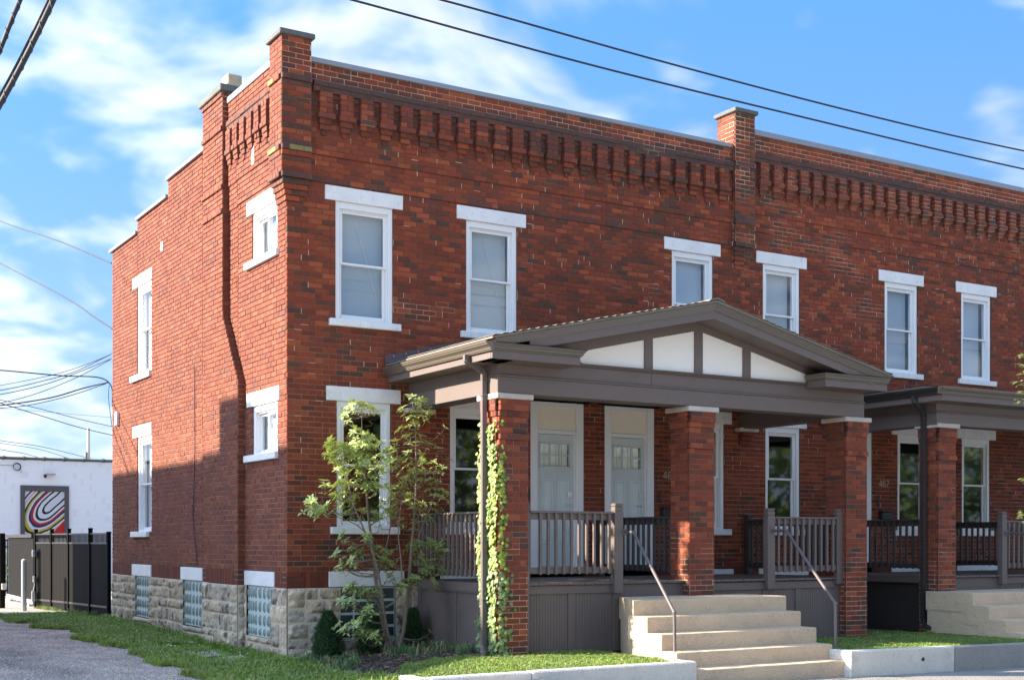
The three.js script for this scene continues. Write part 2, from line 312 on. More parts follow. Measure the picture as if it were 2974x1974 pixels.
// ------------------------------------------------------------------ the ground
const gy = (x, z) => {                                              // the lie of the land
  const side = z < 0 ? -.0105 * Math.max(z, -14) : -.026 * Math.min(z, 4.6);
  const front = lerp(0, .165, smooth(.1, 1.6, x)) * smooth(-.2, 1.2, z) ;
  const lawn = x > 0 ? front : 0;
  return (z > 0 ? lerp(side, Math.max(side, lawn), smooth(-.4, .8, x)) : side) + .012 * fbm(x * .8, 2.1, z * .8, 3);
};
const walkY = (x) => -.125 - .0125 * (x - 6) * (x > -6 ? 1 : 0);
function sheet(poly, step, f, inside) {                             // a grid over a polygon's box, kept where inside
  const xs = poly.map(p => p[0]), zs = poly.map(p => p[1]), x0 = Math.min(...xs), x1 = Math.max(...xs), z0 = Math.min(...zs), z1 = Math.max(...zs);
  const nx = Math.max(1, Math.ceil((x1 - x0) / step)), nz = Math.max(1, Math.ceil((z1 - z0) / step)), p = [], t = [], ix = [], id = new Map();
  const key = (i, j) => { const k = i * 10007 + j; if (!id.has(k)) { id.set(k, p.length / 3); const x = lerp(x0, x1, i / nx), z = lerp(z0, z1, j / nz); p.push(x, f(x, z), z); t.push(x, z); } return id.get(k); };
  for (let i = 0; i < nx; i++) for (let j = 0; j < nz; j++) {
    const cx = lerp(x0, x1, (i + .5) / nx), cz = lerp(z0, z1, (j + .5) / nz); if (inside && !inside(cx, cz)) continue;
    const a = key(i, j), b = key(i + 1, j), c = key(i + 1, j + 1), d = key(i, j + 1); ix.push(a, d, c, a, c, b);
  }
  const g = new THREE.BufferGeometry(); g.setAttribute('position', new THREE.Float32BufferAttribute(p, 3)); g.setAttribute('uv', new THREE.Float32BufferAttribute(t, 2)); g.setIndex(ix); g.computeVertexNormals(); return g;
}
const inPoly = (P, x, z) => { let c = false; for (let i = 0, j = P.length - 1; i < P.length; j = i++) if ((P[i][1] > z) !== (P[j][1] > z) && x < (P[j][0] - P[i][0]) * (z - P[i][1]) / (P[j][1] - P[i][1]) + P[i][0]) c = !c; return c; };
const rect = (a, b, c, d) => [[a, c], [b, c], [b, d], [a, d]];

const gravelTex = tex(1024, (u, v) => {
  const stones = tnoise(u, v, 128, 2), fine = tnoise(u + .3, v + .7, 300, 2), dirt = tnoise(u, v, 6, 4);
  let g = .64 + .42 * (stones - .5) * 1.5 + .3 * (fine - .5) + .20 * (dirt - .5);
  return [clamp(g * 1.0), clamp(g * .93), clamp(g * .86)];
}, true, .5);
const gravelBump = tex(1024, (u, v) => .6 * tnoise(u, v, 128, 2) + .4 * tnoise(u + .3, v + .7, 300, 2), false, .5);
const soilTex = tex(512, (u, v) => { const n = tnoise(u, v, 48, 4), m = tnoise(u, v, 8, 3), g = .16 + .30 * n * m; return [g * 1.15, g * .95, g * .78]; }, true, .9);
const turfTex = tex(512, (u, v) => { const n = tnoise(u, v, 40, 4), m = tnoise(u, v, 5, 3), g = .5 * n + .5 * m; return [.24 + .18 * g, .34 + .2 * g, .09 + .07 * g]; }, true, .8);
const groundMat = std({ vertexColors: true, map: gravelTex, roughness: 1, bumpMap: gravelBump, bumpScale: .012 });
const tracks = mb(3);
struct('ground', sheet(rect(-150, 150, -150, 150), 30, () => -.34), std({ color: C(.33, .31, .27), roughness: 1, map: blotch }));  // mostly out of view, pale tone throws light back onto the front
{ // wheel tracks and old patches run along the alley
  const g = sheet(rect(-7.2, 1.2, -15.2, 16), .16, (x, z) => gy(x, z) - .015 - .09 * smooth(4, 6.5, z)), p = g.attributes.position, c = [];
  for (let k = 0; k < p.count; k++) { const x = p.getX(k), z = p.getZ(k), t = x + .25 * fbm(x * .2, 1, z * .25, 2), rut = Math.max(Math.exp(-(((t + 3.05) / .30) ** 2)), Math.exp(-(((t + 4.55) / .34) ** 2))), n = fbm(x * 1.3, 3, z * .55, 4), v = 1 - .30 * rut * smooth(-.25, .2, n + .1) - .24 * smooth(.05, .3, n) + .16 * fbm(x * 5, 8, z * 5, 3); c.push(v, v * .985, v * .975); }
  g.setAttribute('color', new THREE.Float32BufferAttribute(c, 3)); struct('alley', g, groundMat);
}
struct('road', sheet(rect(-40, 60, 7.6, 19), 4, (x, z) => -.24), std({ color: C(.36, .345, .32), roughness: .95, map: blotch, bumpMap: grit, bumpScale: .01 }));  // out of view, kept pale to bounce light onto the shaded front
{ // pavement in front, laid in slabs with joints
  const slabs = mk('pavement', new THREE.BufferGeometry(), M.pavement); slabs.userData.kind = 'structure';
  slabs.geometry = sheet(rect(-1.2, 24, 4.5, 6.6), .8, (x) => walkY(x) - .03);
  const r = rand(9);
  for (let k = 0; k < 15; k++) { const x = -1.1 + k * 1.52, b = mb(k + 40); b.box(x, x + 1.508, -.12, 0, 4.6, 6.1, .008); const o = mk('paving_slab', b, M.pavement, slabs); o.position.y = walkY(x + .7) + (r() - .5) * .006; o.rotation.z = -.0125; o.position.y += -.0125 * -x; }
}
const stripEdge = (z) => z < -9.2 ? -1.95 : -1.55 + .14 * Math.sin(z * 1.7) + .10 * Math.sin(z * 4.3 + 1) - .22 * smooth(-.5, 1.5, z) + .15 * smooth(-4, -8, z) * Math.sin(z * 2.6);
struct('grass_strip', sheet(rect(-2.3, .1, -11.6, 4.5), .16, (x, z) => gy(x, z) + .004, (x, z) => x > stripEdge(z) + .08 && (z > -9.6 || x < -.3)), std({ map: turfTex, roughness: 1 }));
struct('front_lawn', sheet(rect(.1, 13.5, -.1, 4.5), .1, (x, z) => gy(x, z) + .002, (x, z) => !(x > 3.5 && x < 6.12 && z > 2.5) && x < 10.06), std({ map: turfTex, roughness: 1 }));
const bed = [[-.15, .85], [.05, .1], [1.9, .02], [2.0, 2.1], [1.75, 2.5], [1.2, 2.15], [.75, 2.0], [.5, 2.45], [.1, 2.3], [-.1, 1.6]];
struct('flower_bed', sheet(bed, .09, (x, z) => gy(x, z) + .016 + .03 * fbm(x * 4, 1, z * 4, 3), (x, z) => inPoly(bed, x, z)), std({ map: soilTex, roughness: 1, bumpMap: grit, bumpScale: .03 }));
struct('concrete_apron', sheet(rect(-6.6, 6, -26.5, -11.75), 1, (x, z) => .138), M.apron);

// ------------------------------------------------------------------ the brick row house
const house = thing('brick_row_house', 'red brick two storey row house with corbelled cornice, stone base and white windows', 'row house');
const FF = frame(0, 0, 1, 0);            // front wall: u = x, faces +z
const FL = frame(0, 0, 0, 1);            // side wall: u = z, faces -x
const XEND = 17.6, ZEND = -9.46, YB = 1.237;
const R0 = rand(2024);
const sootShade = (c, s) => [lerp(c[0], .075, s), lerp(c[1], .055, s), lerp(c[2], .05, s)];  // towards dark grey: soot, and shade painted into recesses and returns
const frontTone = (u, y, r, bay) => {
  const n = fbm(u * .6, y * .9, 3.3, 3), dy = y - (bay ? .23 : 0);
  const w = { a: .40 + n * .4, b: .17 + n * .45, c: .26 - n * .35, d: .12 - n * .35, e: .05 - n * .12 };
  let c = brickTone(r, w);
  const s = smooth(7.35, 7.7, dy) * (1 - smooth(8.08, 8.3, dy)) * (.35 + .4 * r()) + (dy > 8.0 && dy < 8.12 ? .25 : 0) + smooth(6.62, 6.74, dy) * (1 - smooth(6.76, 6.85, dy)) * (r() < .45 ? .6 : 0);  // cornice soot, deepened behind the corbels to paint recess shade
  if (y < 3.9) c = c.map((q, k) => q * [.80, .84, .92][k]);  // below the porch roofs, shade put into the brick colour
  return sootShade(c, clamp(s, 0, .8));
};
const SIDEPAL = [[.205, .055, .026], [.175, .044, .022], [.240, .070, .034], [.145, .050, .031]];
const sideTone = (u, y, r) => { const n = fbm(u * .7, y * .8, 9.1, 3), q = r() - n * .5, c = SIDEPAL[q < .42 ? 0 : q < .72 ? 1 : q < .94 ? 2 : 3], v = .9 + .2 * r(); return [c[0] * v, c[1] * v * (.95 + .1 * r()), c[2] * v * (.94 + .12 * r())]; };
const frontMortar = (u, y, r) => {
  const n = fbm(u * .5, y * 1.1, 7.7, 3), p = Math.max(smooth(8.08, 8.14, y - (u > 8.46 ? .23 : 0)), smooth(.2, .34, n) * .8 * smooth(4, 5, y), smooth(.28, .36, fbm(u * 2.4, y * 3, 2.2, 2)) * .7);
  const q = p, lo = smooth(5.6, 3.4, y);  // joints darker higher up, shadow lines put into the mortar colour
  return [lerp(lerp(.20, .36, lo), .62, q), lerp(lerp(.090, .18, lo), .44, q), lerp(lerp(.055, .115, lo), .31, q)];
};
const sideMortar = (u, y) => { const p = clamp(.25 * fbm(u * .9, y * .9, 5.5, 3) + .75 * smooth(4.6, 2.6, y)); return [lerp(.17, .56, p), lerp(.08, .37, p), lerp(.052, .255, p)]; };  // upper joints darker, bed joint shadows put into the mortar colour
const ledge = (y) => y > 7.095 ? .030 : y > 6.745 ? .015 : 0;
const ledge2 = (y) => ledge(y - .23);

const UPW = [[.729, 1.632], [2.851, 3.746], [6.759, 7.642], [8.762, 9.629], [11.764, 12.645], [13.873, 14.741]];
const LOW = [[.750, 1.597], [2.575, 3.42], [7.04, 7.888], [8.821, 9.632], [12.106, 12.93], [13.893, 14.719]];
const UPY = [4.812, 6.484], LOY = [1.868, 3.655];
const DOORS = [[3.99, 4.995], [5.395, 6.397], [10.45, 11.43]];
const LINT = (w) => [w[0] - .165, w[1] + .155];
const holesF = [];
for (const w of UPW) { holesF.push([w[0], w[1], UPY[0], UPY[1]], [...LINT(w), 6.484, 6.690], [w[0] - .105, w[1] + .11, 4.710, 4.812]); }
for (const w of LOW) { holesF.push([w[0], w[1], LOY[0], LOY[1]], [...LINT(w), 3.655, 3.858], [w[0] - .105, w[1] + .125, 1.763, 1.868]); }
for (const d of DOORS) holesF.push([d[0], d[1], 1.0, 3.84], [d[0] - .12, d[1] + .12, 3.84, 4.0]);
// side wall windows: [z0, z1, y0, y1], lintel, sill
const SIDE = [{ o: [-1.385, -.395, 5.790, 6.494], l: [-1.60, -.22, 6.494, 6.700], s: [-1.62, -.30, 5.690, 5.790], slider: true }, { o: [-1.385, -.385, 2.930, 3.648], l: [-1.60, -.29, 3.648, 3.855], s: [-1.63, -.345, 2.830, 2.930], slider: true },
  { o: [-7.64, -6.69, 4.790, 6.448], l: [-7.91, -6.63, 6.448, 6.655], s: [-7.97, -6.70, 4.675, 4.790] }, { o: [-7.62, -6.68, 1.840, 3.614], l: [-7.91, -6.66, 3.614, 3.832], s: [-7.93, -6.82, 1.737, 1.840] }];
const BASEW = [[-7.73, -6.82, .25], [-4.74, -3.72, .255], [-1.60, -.605, .27]];      // glass block windows in the side's stone base
const baseLintels = [[-7.955, -6.675], [-4.87, -3.70], [-1.70, -.475]];

const bricks = [];
const frontWall = wallPart('front_wall', house), sideWall = wallPart('side_wall', house);
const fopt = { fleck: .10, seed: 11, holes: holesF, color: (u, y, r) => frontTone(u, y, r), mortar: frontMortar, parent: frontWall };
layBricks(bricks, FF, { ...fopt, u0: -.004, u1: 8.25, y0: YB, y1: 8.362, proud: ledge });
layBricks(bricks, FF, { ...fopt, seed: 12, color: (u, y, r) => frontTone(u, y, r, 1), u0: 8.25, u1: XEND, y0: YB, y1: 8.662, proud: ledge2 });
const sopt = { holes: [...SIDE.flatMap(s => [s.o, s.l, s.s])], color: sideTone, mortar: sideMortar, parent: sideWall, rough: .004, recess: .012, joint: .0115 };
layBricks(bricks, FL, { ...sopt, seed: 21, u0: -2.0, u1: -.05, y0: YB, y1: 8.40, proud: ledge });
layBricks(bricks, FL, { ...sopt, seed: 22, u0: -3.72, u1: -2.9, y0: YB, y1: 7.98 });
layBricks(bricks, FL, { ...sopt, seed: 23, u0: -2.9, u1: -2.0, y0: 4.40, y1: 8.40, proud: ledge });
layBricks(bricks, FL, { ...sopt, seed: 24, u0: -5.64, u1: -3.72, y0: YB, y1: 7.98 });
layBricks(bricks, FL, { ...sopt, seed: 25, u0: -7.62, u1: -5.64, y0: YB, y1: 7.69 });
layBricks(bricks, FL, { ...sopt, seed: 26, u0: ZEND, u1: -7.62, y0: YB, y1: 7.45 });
// chimney breast on the side wall: wide below, stepping in above the first floor
const breast = wallPart('chimney_breast', house), BP = .114;
const FB = frame(-BP, 0, 0, 1), FBr = (z) => frame(-BP, z, 1, 0);
const BZ0 = -3.355, edgeAt = (y) => y > 5.13 ? -2.39 : y < 4.10 ? -1.70 : lerp(-1.72, -2.39, (y - 4.10) / 1.03);
const slopeTone = (u, y, r) => { const c = sideTone(u, y, r); return c; };
layBricks(bricks, FB, { seed: 31, u0: BZ0, u1: -1.70, y0: YB, y1: 4.087, color: sideTone, mortar: sideMortar, parent: breast, rough: .004, recess: .012, joint: .0115 });
for (let k = 0; k < 14; k++) { const y = 4.087 + k * COURSE; layBricks(bricks, FB, { seed: 320 + k, phase: k, u0: BZ0, u1: edgeAt(y + .04), y0: y, y1: y + COURSE, color: sideTone, mortar: sideMortar, parent: breast, rough: .004, recess: .012, joint: .0115 }); layBricks(bricks, FBr(edgeAt(y + .04)), { seed: 350 + k, u0: 0, u1: BP, y0: y, y1: y + COURSE, color: (a, b, r) => sootShade(sideTone(a, b, r), .35), mortar: sideMortar, parent: breast, even: true }); }  // stepped returns darkened, their unlit side put into the colour
layBricks(bricks, FB, { seed: 33, u0: BZ0, u1: -2.39, y0: 5.137, y1: 8.587, color: (u, y, r) => sootShade(sideTone(u, y, r), smooth(7.9, 8.6, y) * .4 * r()), mortar: sideMortar, parent: breast, rough: .004, recess: .012, joint: .0115, proud: (y) => Math.abs(y - 8.04) < .05 || Math.abs(y - 7.12) < .04 || Math.abs(y - 6.74) < .04 ? .028 : y > 8.5 ? .02 : 0 });
for (const [z, a, b] of [[-1.70, YB, 4.087], [-2.39, 5.137, 8.587]]) layBricks(bricks, FBr(z), { seed: 34, u0: .002, u1: z < -2 ? .62 : BP, y0: a, y1: b, color: (u, y, r) => sideTone(u, y, r).map(q => q * .8), mortar: frontMortar, parent: breast });  // returns turned from the sun: shade put into the brick colour
layBricks(bricks, frame(-BP, BZ0, -1, 0), { seed: 35, u0: -.62, u1: -.002, y0: 7.9, y1: 8.587, color: sideTone, mortar: sideMortar, parent: breast });
layBricks(bricks, frame(-BP, BZ0, -1, 0), { seed: 36, u0: -BP, u1: -.002, y0: YB, y1: 7.9, color: sideTone, mortar: sideMortar, parent: breast });
{ const b = mb(); b.box(-BP + .06, .6, 1.02, 8.58, BZ0 + .06, -2.45); b.box(-BP + .06, .0, 1.02, 4.08, -2.5, -1.76); for (let k = 0; k < 14; k++) { const y = 4.087 + k * COURSE; b.box(-BP + .06, 0, y, y + COURSE, -2.5, edgeAt(y + .04) - .06); } mk('chimney_core', b, M.interior, breast); }
{ const b = mb(); b.box(-BP - .055, .68, 8.587, 8.692, BZ0 - .07, -2.325, .012); mk('chimney_cap', b, M.darkstone, breast); const f = mb(); f.box(.03, .27, 8.692, 8.96, -2.86, -2.58, .02); f.box(.015, .285, 8.74, 8.80, -2.875, -2.565, .01); mk('flue', f, M.flue, breast); const s = mb(); s.box(-.12, .5, 8.692, 8.72, -3.38, -2.98, .01); mk('mortar_wash', s, M.capstone, breast); }

// the piers at the corner and between the bays
const pierTone = (u, y, r) => { let c = brickTone(r, { a: .28, b: .12, c: .22, d: .22, e: .16 }); const d = Math.min(Math.abs(y - 7.115), Math.abs(y - 6.715), Math.abs(y - 8.05)); if (d < .075) c = sootShade(c, .75); return c; };
const lichen = (y, r, c) => (Math.abs(y - 7.13) < .04 && r() < .55) || (Math.abs(y - 8.06) < .04 && r() < .25) ? [.27, .21, .07] : c;
function pier(name, x0, x1, zb, top, capY, dark, corner, off) {
  const p = wallPart(name, house), q = .125, xl = corner ? -.125 : x0;
  const bands = (y) => { const z = y - off; return (Math.abs(z - 8.052) < .038 || Math.abs(z - 7.122) < .038 || Math.abs(z - 6.722) < .038) ? .03 : Math.abs(z - 7.048) < .038 ? .014 : 0; };
  const tone = (u, y, r) => { let c = pierTone(u, y - off, r); if (corner) c = lichen(y, r, c); return c; };
  const sTone = (u, y, r) => { let c = sideTone(u, y, r); if (Math.abs(y - 7.115) < .075 || Math.abs(y - 6.715) < .07) c = sootShade(c, .4); return corner ? lichen(y, r, c) : sootShade(c, .25 * r()); };
  const mort = dark ? (u, y) => { const t = smooth(-.15, .2, fbm(u * 3, y * 1.2, 4, 2)); return [lerp(.20, .60, t), lerp(.10, .46, t), lerp(.075, .30, t)]; } : frontMortar;
  const FP = frame(0, q, 1, 0), y0 = 6.685 + off * 0;
  const lay = (ya, yb, qq, a, b, s) => {
    layBricks(bricks, frame(0, qq, 1, 0), { seed: s, u0: a - .004, u1: b + .004, y0: ya, y1: yb, proud: bands, color: tone, mortar: mort, parent: p, even: true, headers: .12, joint: dark ? .015 : .0095 });
    layBricks(bricks, frame(a, 0, 0, 1), { seed: s + 1, u0: zb, u1: qq - .05, y0: ya, y1: yb, proud: bands, color: sTone, mortar: corner ? sideMortar : mort, parent: p, even: true, headers: .3 });
    layBricks(bricks, frame(b, 0, 0, -1), { seed: s + 2, u0: -qq + .05, u1: corner ? .05 : -zb, y0: ya, y1: yb, proud: bands, color: tone, mortar: mort, parent: p, even: true, headers: .3 });
  };
  lay(6.685, top, q, xl, x1, 400 + x0 * 10);
  for (let k = 0; k < 5; k++) { const t = (k + 1) / 5.6; lay(6.685 - (k + 1) * COURSE, 6.685 - k * COURSE, q * (1 - t), corner ? -.125 * (1 - t) : lerp(x0, x0 + .09, t), lerp(x1, x1 - .09, t), 440 + k * 7 + x0 * 10); }
  if (zb < -.2) layBricks(bricks, frame(x1, zb, -1, 0), { seed: 460 + x0, u0: 0, u1: x1 - xl, y0: top - .7, y1: top, color: sTone, mortar: mort, parent: p });
  const core = mb(); core.box(xl + .06, x1 - .06, 6.7, top - .004, zb + .06, q - .06); mk('pier_core', core, M.interior, p);
  const c = mb(7); c.box(xl - .045, x1 + .045, top, capY, zb - .045, q + .045, .01); mk('pier_cap', c, M.darkstone, p);
  return p;
}
pier('corner_pier', -.125, .308, -.353, 8.632, 8.706, false, true, 0);
pier('party_wall_pier', 8.03, 8.462, -.36, 8.962, 9.032, true, false, .0);

// corbel table under the parapet: two proud courses, then stepped brackets
function band(Fr, u0, u1, yo, tone, mort, parent, seed) {
  for (const [a, b, d] of [[8.035, 8.110, parent.name === 'cornice' && Fr === FL ? .072 : .100], [7.960, 8.035, Fr === FL ? .056 : .086]]) layBricks(bricks, Fr, { seed: seed++, phase: seed, u0, u1, y0: a + yo, y1: b + yo, color: (u, y, r) => sootShade(tone(u, y, r), .35 + .3 * r()), mortar: mort, parent, proud: () => d, depth: .1, rough: .008 });
}
function corbel(Fr, u, yo, tone, mort, seed, side) {
  const r = rand(seed), m = mb(seed), w = .2;
  const K = side ? .056 : .088, rows = [[0, w, K], [0, w, K], [0, w, K], [0, w, K], [-.022, w + .034, K * 1.22], [0, w - .008, K * .78], [.012, w - .03, K * .48], [.045, w - .075, K * .22]];
  rows.forEach(([a, b, d], k) => {
    const y1 = 7.960 + yo - k * COURSE * 1.0, y0 = y1 - COURSE, base = .03;
    const parts = (k === 7 ? r() < .6 : k % 2 === (seed % 2)) || k === 6 ? [[a, b]] : [[a, (a + b) / 2], [(a + b) / 2, b]];
    for (const [p, q] of parts) brickFaces(m, { F: Fr, u0: u + p, u1: u + q, y0, y1, j: u > 8.4 && Fr === FF ? .014 : .009, d: base + d + (r() - .5) * .006, depth: .12, col: sootShade(tone(u, y0 + .04, r), side ? 0 : k === 4 ? .55 * r() : .3 * r()), seed: (r() * 1e9) | 0 });
    const n = base + d - .008; m.add(new THREE.BoxGeometry(Math.max(.02, b - a - .034), COURSE, .08).applyMatrix4(new THREE.Matrix4().makeTranslation(u + (a + b) / 2, (y0 + y1) / 2, n - .04)), Fr.m, mort(u, y0 + .04));
  });
  return mk('corbel', m, M.brick, house);
}
const cornice = wallPart('cornice', house), cornice2 = wallPart('cornice', house), cornice3 = wallPart('cornice', house);
band(FF, .36, 8.03, 0, (u, y, r) => frontTone(u, y, r), frontMortar, cornice, 501);
band(FF, 8.46, XEND, .23, (u, y, r) => frontTone(u, y, r, 1), frontMortar, cornice2, 511);
band(FL, -2.37, -.36, 0, sideTone, sideMortar, cornice3, 521);
const recessShade = (u, y, r) => sootShade(frontTone(u, y, r), .45);  // gaps between corbels darkened, shade put into the brick colour
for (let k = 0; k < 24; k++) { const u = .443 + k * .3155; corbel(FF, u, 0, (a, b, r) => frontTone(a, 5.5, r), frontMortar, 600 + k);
  if (k < 23) layBricks(bricks, FF, { seed: 650 + k, u0: u + .2, u1: u + .3155, y0: 7.885, y1: 7.960, color: recessShade, mortar: frontMortar, parent: cornice, proud: () => .055, even: true }); }
for (let k = 0; k < 29; k++) { const u = 8.603 + k * .3125; const pale = (a, b) => { const t = smooth(10, 12, a); return frontMortar(a, b).map((q, i) => lerp(q, [.56, .42, .30][i], .35 + .5 * t)); }; corbel(FF, u, .23, (a, b, r) => frontTone(a, 5.5, r, 1), pale, 700 + k); layBricks(bricks, FF, { seed: 750 + k, u0: u + .2, u1: u + .3125, y0: 8.115, y1: 8.190, color: recessShade, mortar: frontMortar, parent: cornice2, proud: () => .055, even: true }); }
for (let k = 0; k < 6; k++) corbel(FL, -2.345 + k * .31, 0, (a, b, r) => sootShade(sideTone(a, b, r), .12), sideMortar, 800 + k, true);

// metal coping, roof, hidden walls and floors
for (const [n, a, b, y, h, z0, z1] of [['f', .312, 4.6, 8.362, .072, -.3, .06], ['f', 4.604, 8.026, 8.362, .070, -.3, .06], ['f', 8.466, 12.5, 8.662, .098, -.3, .06], ['f', 12.504, XEND, 8.662, .097, -.3, .06]]) { const c = mb(); c.box(a, b, y, y + h, z0, z1, .006); mk('coping', c, M.coping, house); }
for (const [a, b, y, h] of [[-2.385, -.37, 8.40, .095], [-5.64, -3.36, 7.98, .062], [-7.60, -5.645, 7.692, .062], [-9.55, -7.60, 7.45, .062]]) { const c = mb(); c.box(-.05, .3, y, y + h, a, b, .006); mk('coping', c, M.coping, house); }
{
  const w = mb(); w.box(.12, XEND, -.3, 7.44, ZEND - .02, ZEND + .12); mk('back_wall', w, M.interior, house);
  const e = mb(); e.box(XEND, XEND + .2, -.3, 8.66, ZEND, .03); mk('end_wall', e, M.interior, house);
  const f = mb(); f.box(.15, XEND, 7.2, 7.3, ZEND + .12, -.12); mk('flat_roof', f, std({ color: C(.12, .12, .12), roughness: 1 }), house);
  for (const [a, b] of [[.98, 1.1], [4.15, 4.32]]) { const g = mb(); g.box(.15, XEND, a, b, ZEND + .12, -.2); mk('floor_slab', g, M.interior, house); }
  for (const x of [2.2, 5.2, 8.2, 11.0, 13.3]) { const g = mb(); g.box(x - .06, x + .06, 1.1, 7.2, ZEND + .12, -.2); mk('inner_wall', g, M.interior, house); }
}
// soldier course over the stone base
const soldierTone = (u, y, r) => brickTone(r, { c: .6, d: .25, a: .15 }).map(q => q * .78);
function soldiers(Fr, u0, u1, seed, parent, mort) {
  const r = rand(seed), n = Math.max(1, Math.round((u1 - u0) / .0735)), w = (u1 - u0) / n;
  for (let k = 0; k < n; k++) bricks.push({ F: Fr, u0: u0 + k * w, u1: u0 + (k + 1) * w, y0: 1.012, y1: YB, j: .006, d: (r() - .5) * .004, depth: .06, col: soldierTone(0, 0, r), mc: mort(u0 + k * w, 1.1), parent, seed: (r() * 1e9) | 0, recess: .005 });
}
const darkMortar = () => [.14, .055, .04];
layBricks(bricks, FF, { seed: 61, u0: -.004, u1: .215, y0: 1.012, y1: YB, color: soldierTone, mortar: darkMortar, parent: frontWall });
soldiers(FF, .215, .622, 62, frontWall, darkMortar); layBricks(bricks, FF, { seed: 63, u0: 1.808, u1: XEND, y0: 1.012, y1: YB, color: soldierTone, mortar: darkMortar, parent: frontWall, holes: [...LOW.slice(1).map(w => [w[0] - .17, w[1] + .2, 1.055, 1.19]), ...DOORS.map(d => [d[0], d[1], 1.0, 1.3])] });
for (const [a, b] of [[ZEND, -7.955], [-6.675, -4.87], [-.475, -.21]]) soldiers(FL, a, b, 64 + (a | 0), sideWall, darkMortar);
soldiers(FB, -3.2, -1.9, 71, breast, darkMortar);
for (const [Fr, a, b, p] of [[FL, -.21, -.05, sideWall], [FL, -3.70, -3.36, sideWall], [FB, BZ0, -3.2, breast], [FB, -1.9, -1.70, breast], [FBr(-1.70), .002, BP, breast]]) layBricks(bricks, Fr, { seed: 72, u0: a, u1: b, y0: 1.012, y1: YB, color: soldierTone, mortar: (u, y) => [.40, .28, .2], parent: p });

// the rock-faced stone base, each stone on its own
const base = wallPart('stone_base', house); base.material = M.stone;
const baseMortar = mb(91), stoneR = rand(31);
function stoneBlock(Fr, u0, u1, y0, y1, cut, warm) {
  const r = stoneR, nx = clamp(Math.round((u1 - u0) / .034), 4, 13), ny = clamp(Math.round((y1 - y0) / .034), 4, 11), off = r() * 50, p = [], cs = [], ix = [], j = .0095;
  const tone = r(), bulge = .018 + .034 * r(), skew = [(r() - .5) * .03, (r() - .5) * .03], dark = r() < .42 ? .92 : .5, vv = .74 + .36 * r();
  const bx = [.74, .58, .40], gx = [.58, .505, .40], base3 = bx.map((q, k) => lerp(q, gx[k], clamp(tone * 1.1 - warm)));
  for (let b = 0; b <= ny; b++) for (let a = 0; a <= nx; a++) {
    const s = a / nx, t = b / ny, u = lerp(u0 + j, u1 - j, s), y = lerp(y0 + j, y1 - j, t), e = Math.min(1, Math.min(s, 1 - s) * nx * .75, Math.min(t, 1 - t) * ny * .75);
    const n1 = fbm(u * 9 + off, y * 9, off, 4), n2 = fbm(u * 26, y * 26 + off, off, 3), edge = e <= 0;
    const d = .004 + (edge ? 0 : bulge * (.6 + 1.0 * n1) + .034 * n2 + skew[0] * (s - .5) + skew[1] * (t - .5));
    const q = at(Fr, u + (edge && a % nx ? 0 : n2 * .006), y + n2 * .006, Math.max(.002, d)); p.push(q.x, q.y, q.z);
    const st = smooth(.02, .24, fbm(u * 7 + off * .1, y * 8, off, 4)) * dark, warmth = fbm(u * 3, y * 3, off + 9, 2);
    const v = vv + .55 * n1 + .35 * n2; cs.push(lerp(base3[0] * v, .10, st), lerp(base3[1] * v * (1 - .06 * warmth), .09, st), lerp(base3[2] * v * (1 - .2 * warmth), .085, st));
  }
  const N = nx + 1; for (let b = 0; b < ny; b++) for (let a = 0; a < nx; a++) { const k = b * N + a; ix.push(k, k + 1, k + N + 1, k, k + N + 1, k + N); }
  const g = new THREE.BufferGeometry(); g.setAttribute('position', new THREE.Float32BufferAttribute(p, 3)); g.setAttribute('color', new THREE.Float32BufferAttribute(cs, 3)); g.setIndex(ix);
  const uv = []; for (let k = 0; k < p.length; k += 3) uv.push(p[k] + p[k + 2] + off, p[k + 1] + off); g.setAttribute('uv', new THREE.Float32BufferAttribute(uv, 2)); g.computeVertexNormals();
  mk('stone_block', g, M.stone, base);
}
function ashlar(Fr, u0, u1, y0, y1, big, warm) {
  const r = stoneR, w = u1 - u0, h = y1 - y0;
  if (w > .34 * big && h > .22 && h < .62 && r() < .42) { const um = lerp(u0, u1, lerp(.3, .7, r())); ashlar(Fr, u0, um, y0, y1, big, warm); ashlar(Fr, um, u1, y0, y1, big, warm); return; }
  if ((h > .36 * big || (h > .25 * big && r() < .45)) && h > .16) { const t = lerp(u0 ? .38 : .4, .62, r()); const ym = lerp(y0, y1, t + (r() - .5) * .12); ashlar(Fr, u0, u1, y0, ym, big, warm); ashlar(Fr, u0, u1, ym, y1, big, warm); return; }
  if ((w > .52 * big || (w > .3 * big && r() < .6)) && w > .18) { const um = lerp(u0, u1, lerp(.36, .64, r())); ashlar(Fr, u0, um, y0, y1, big, warm); ashlar(Fr, um, u1, y0, y1, big, warm); return; }
  stoneBlock(Fr, u0, u1, y0, y1, 0, warm);
}
function baseRun(Fr, u0, u1, y0, y1, big = 1, warm = .35) {
  baseMortar.face([at(Fr, u0, y0, .006), at(Fr, u1, y0, .006), at(Fr, u1, y1, .006), at(Fr, u0, y1, .006)], [.78, .64, .475]);
  ashlar(Fr, u0, u1, y0, y1, big, warm);
}
const YBOT = -.2;
baseRun(FL, -.605, -.004, YBOT, 1.008, 1.05, .2); baseRun(FL, -1.70, -1.62, YBOT, 1.008, 1, .6);
baseRun(FL, -1.62, -.605, YBOT, .175, 1, .5); baseRun(FL, -1.62, -.605, .175, .268, 1.6, .3);
baseRun(FB, BZ0, -1.70, YBOT, 1.008, 1.1, .3); baseRun(FBr(-1.70), -.0, BP, YBOT, 1.008, 1, -.2);
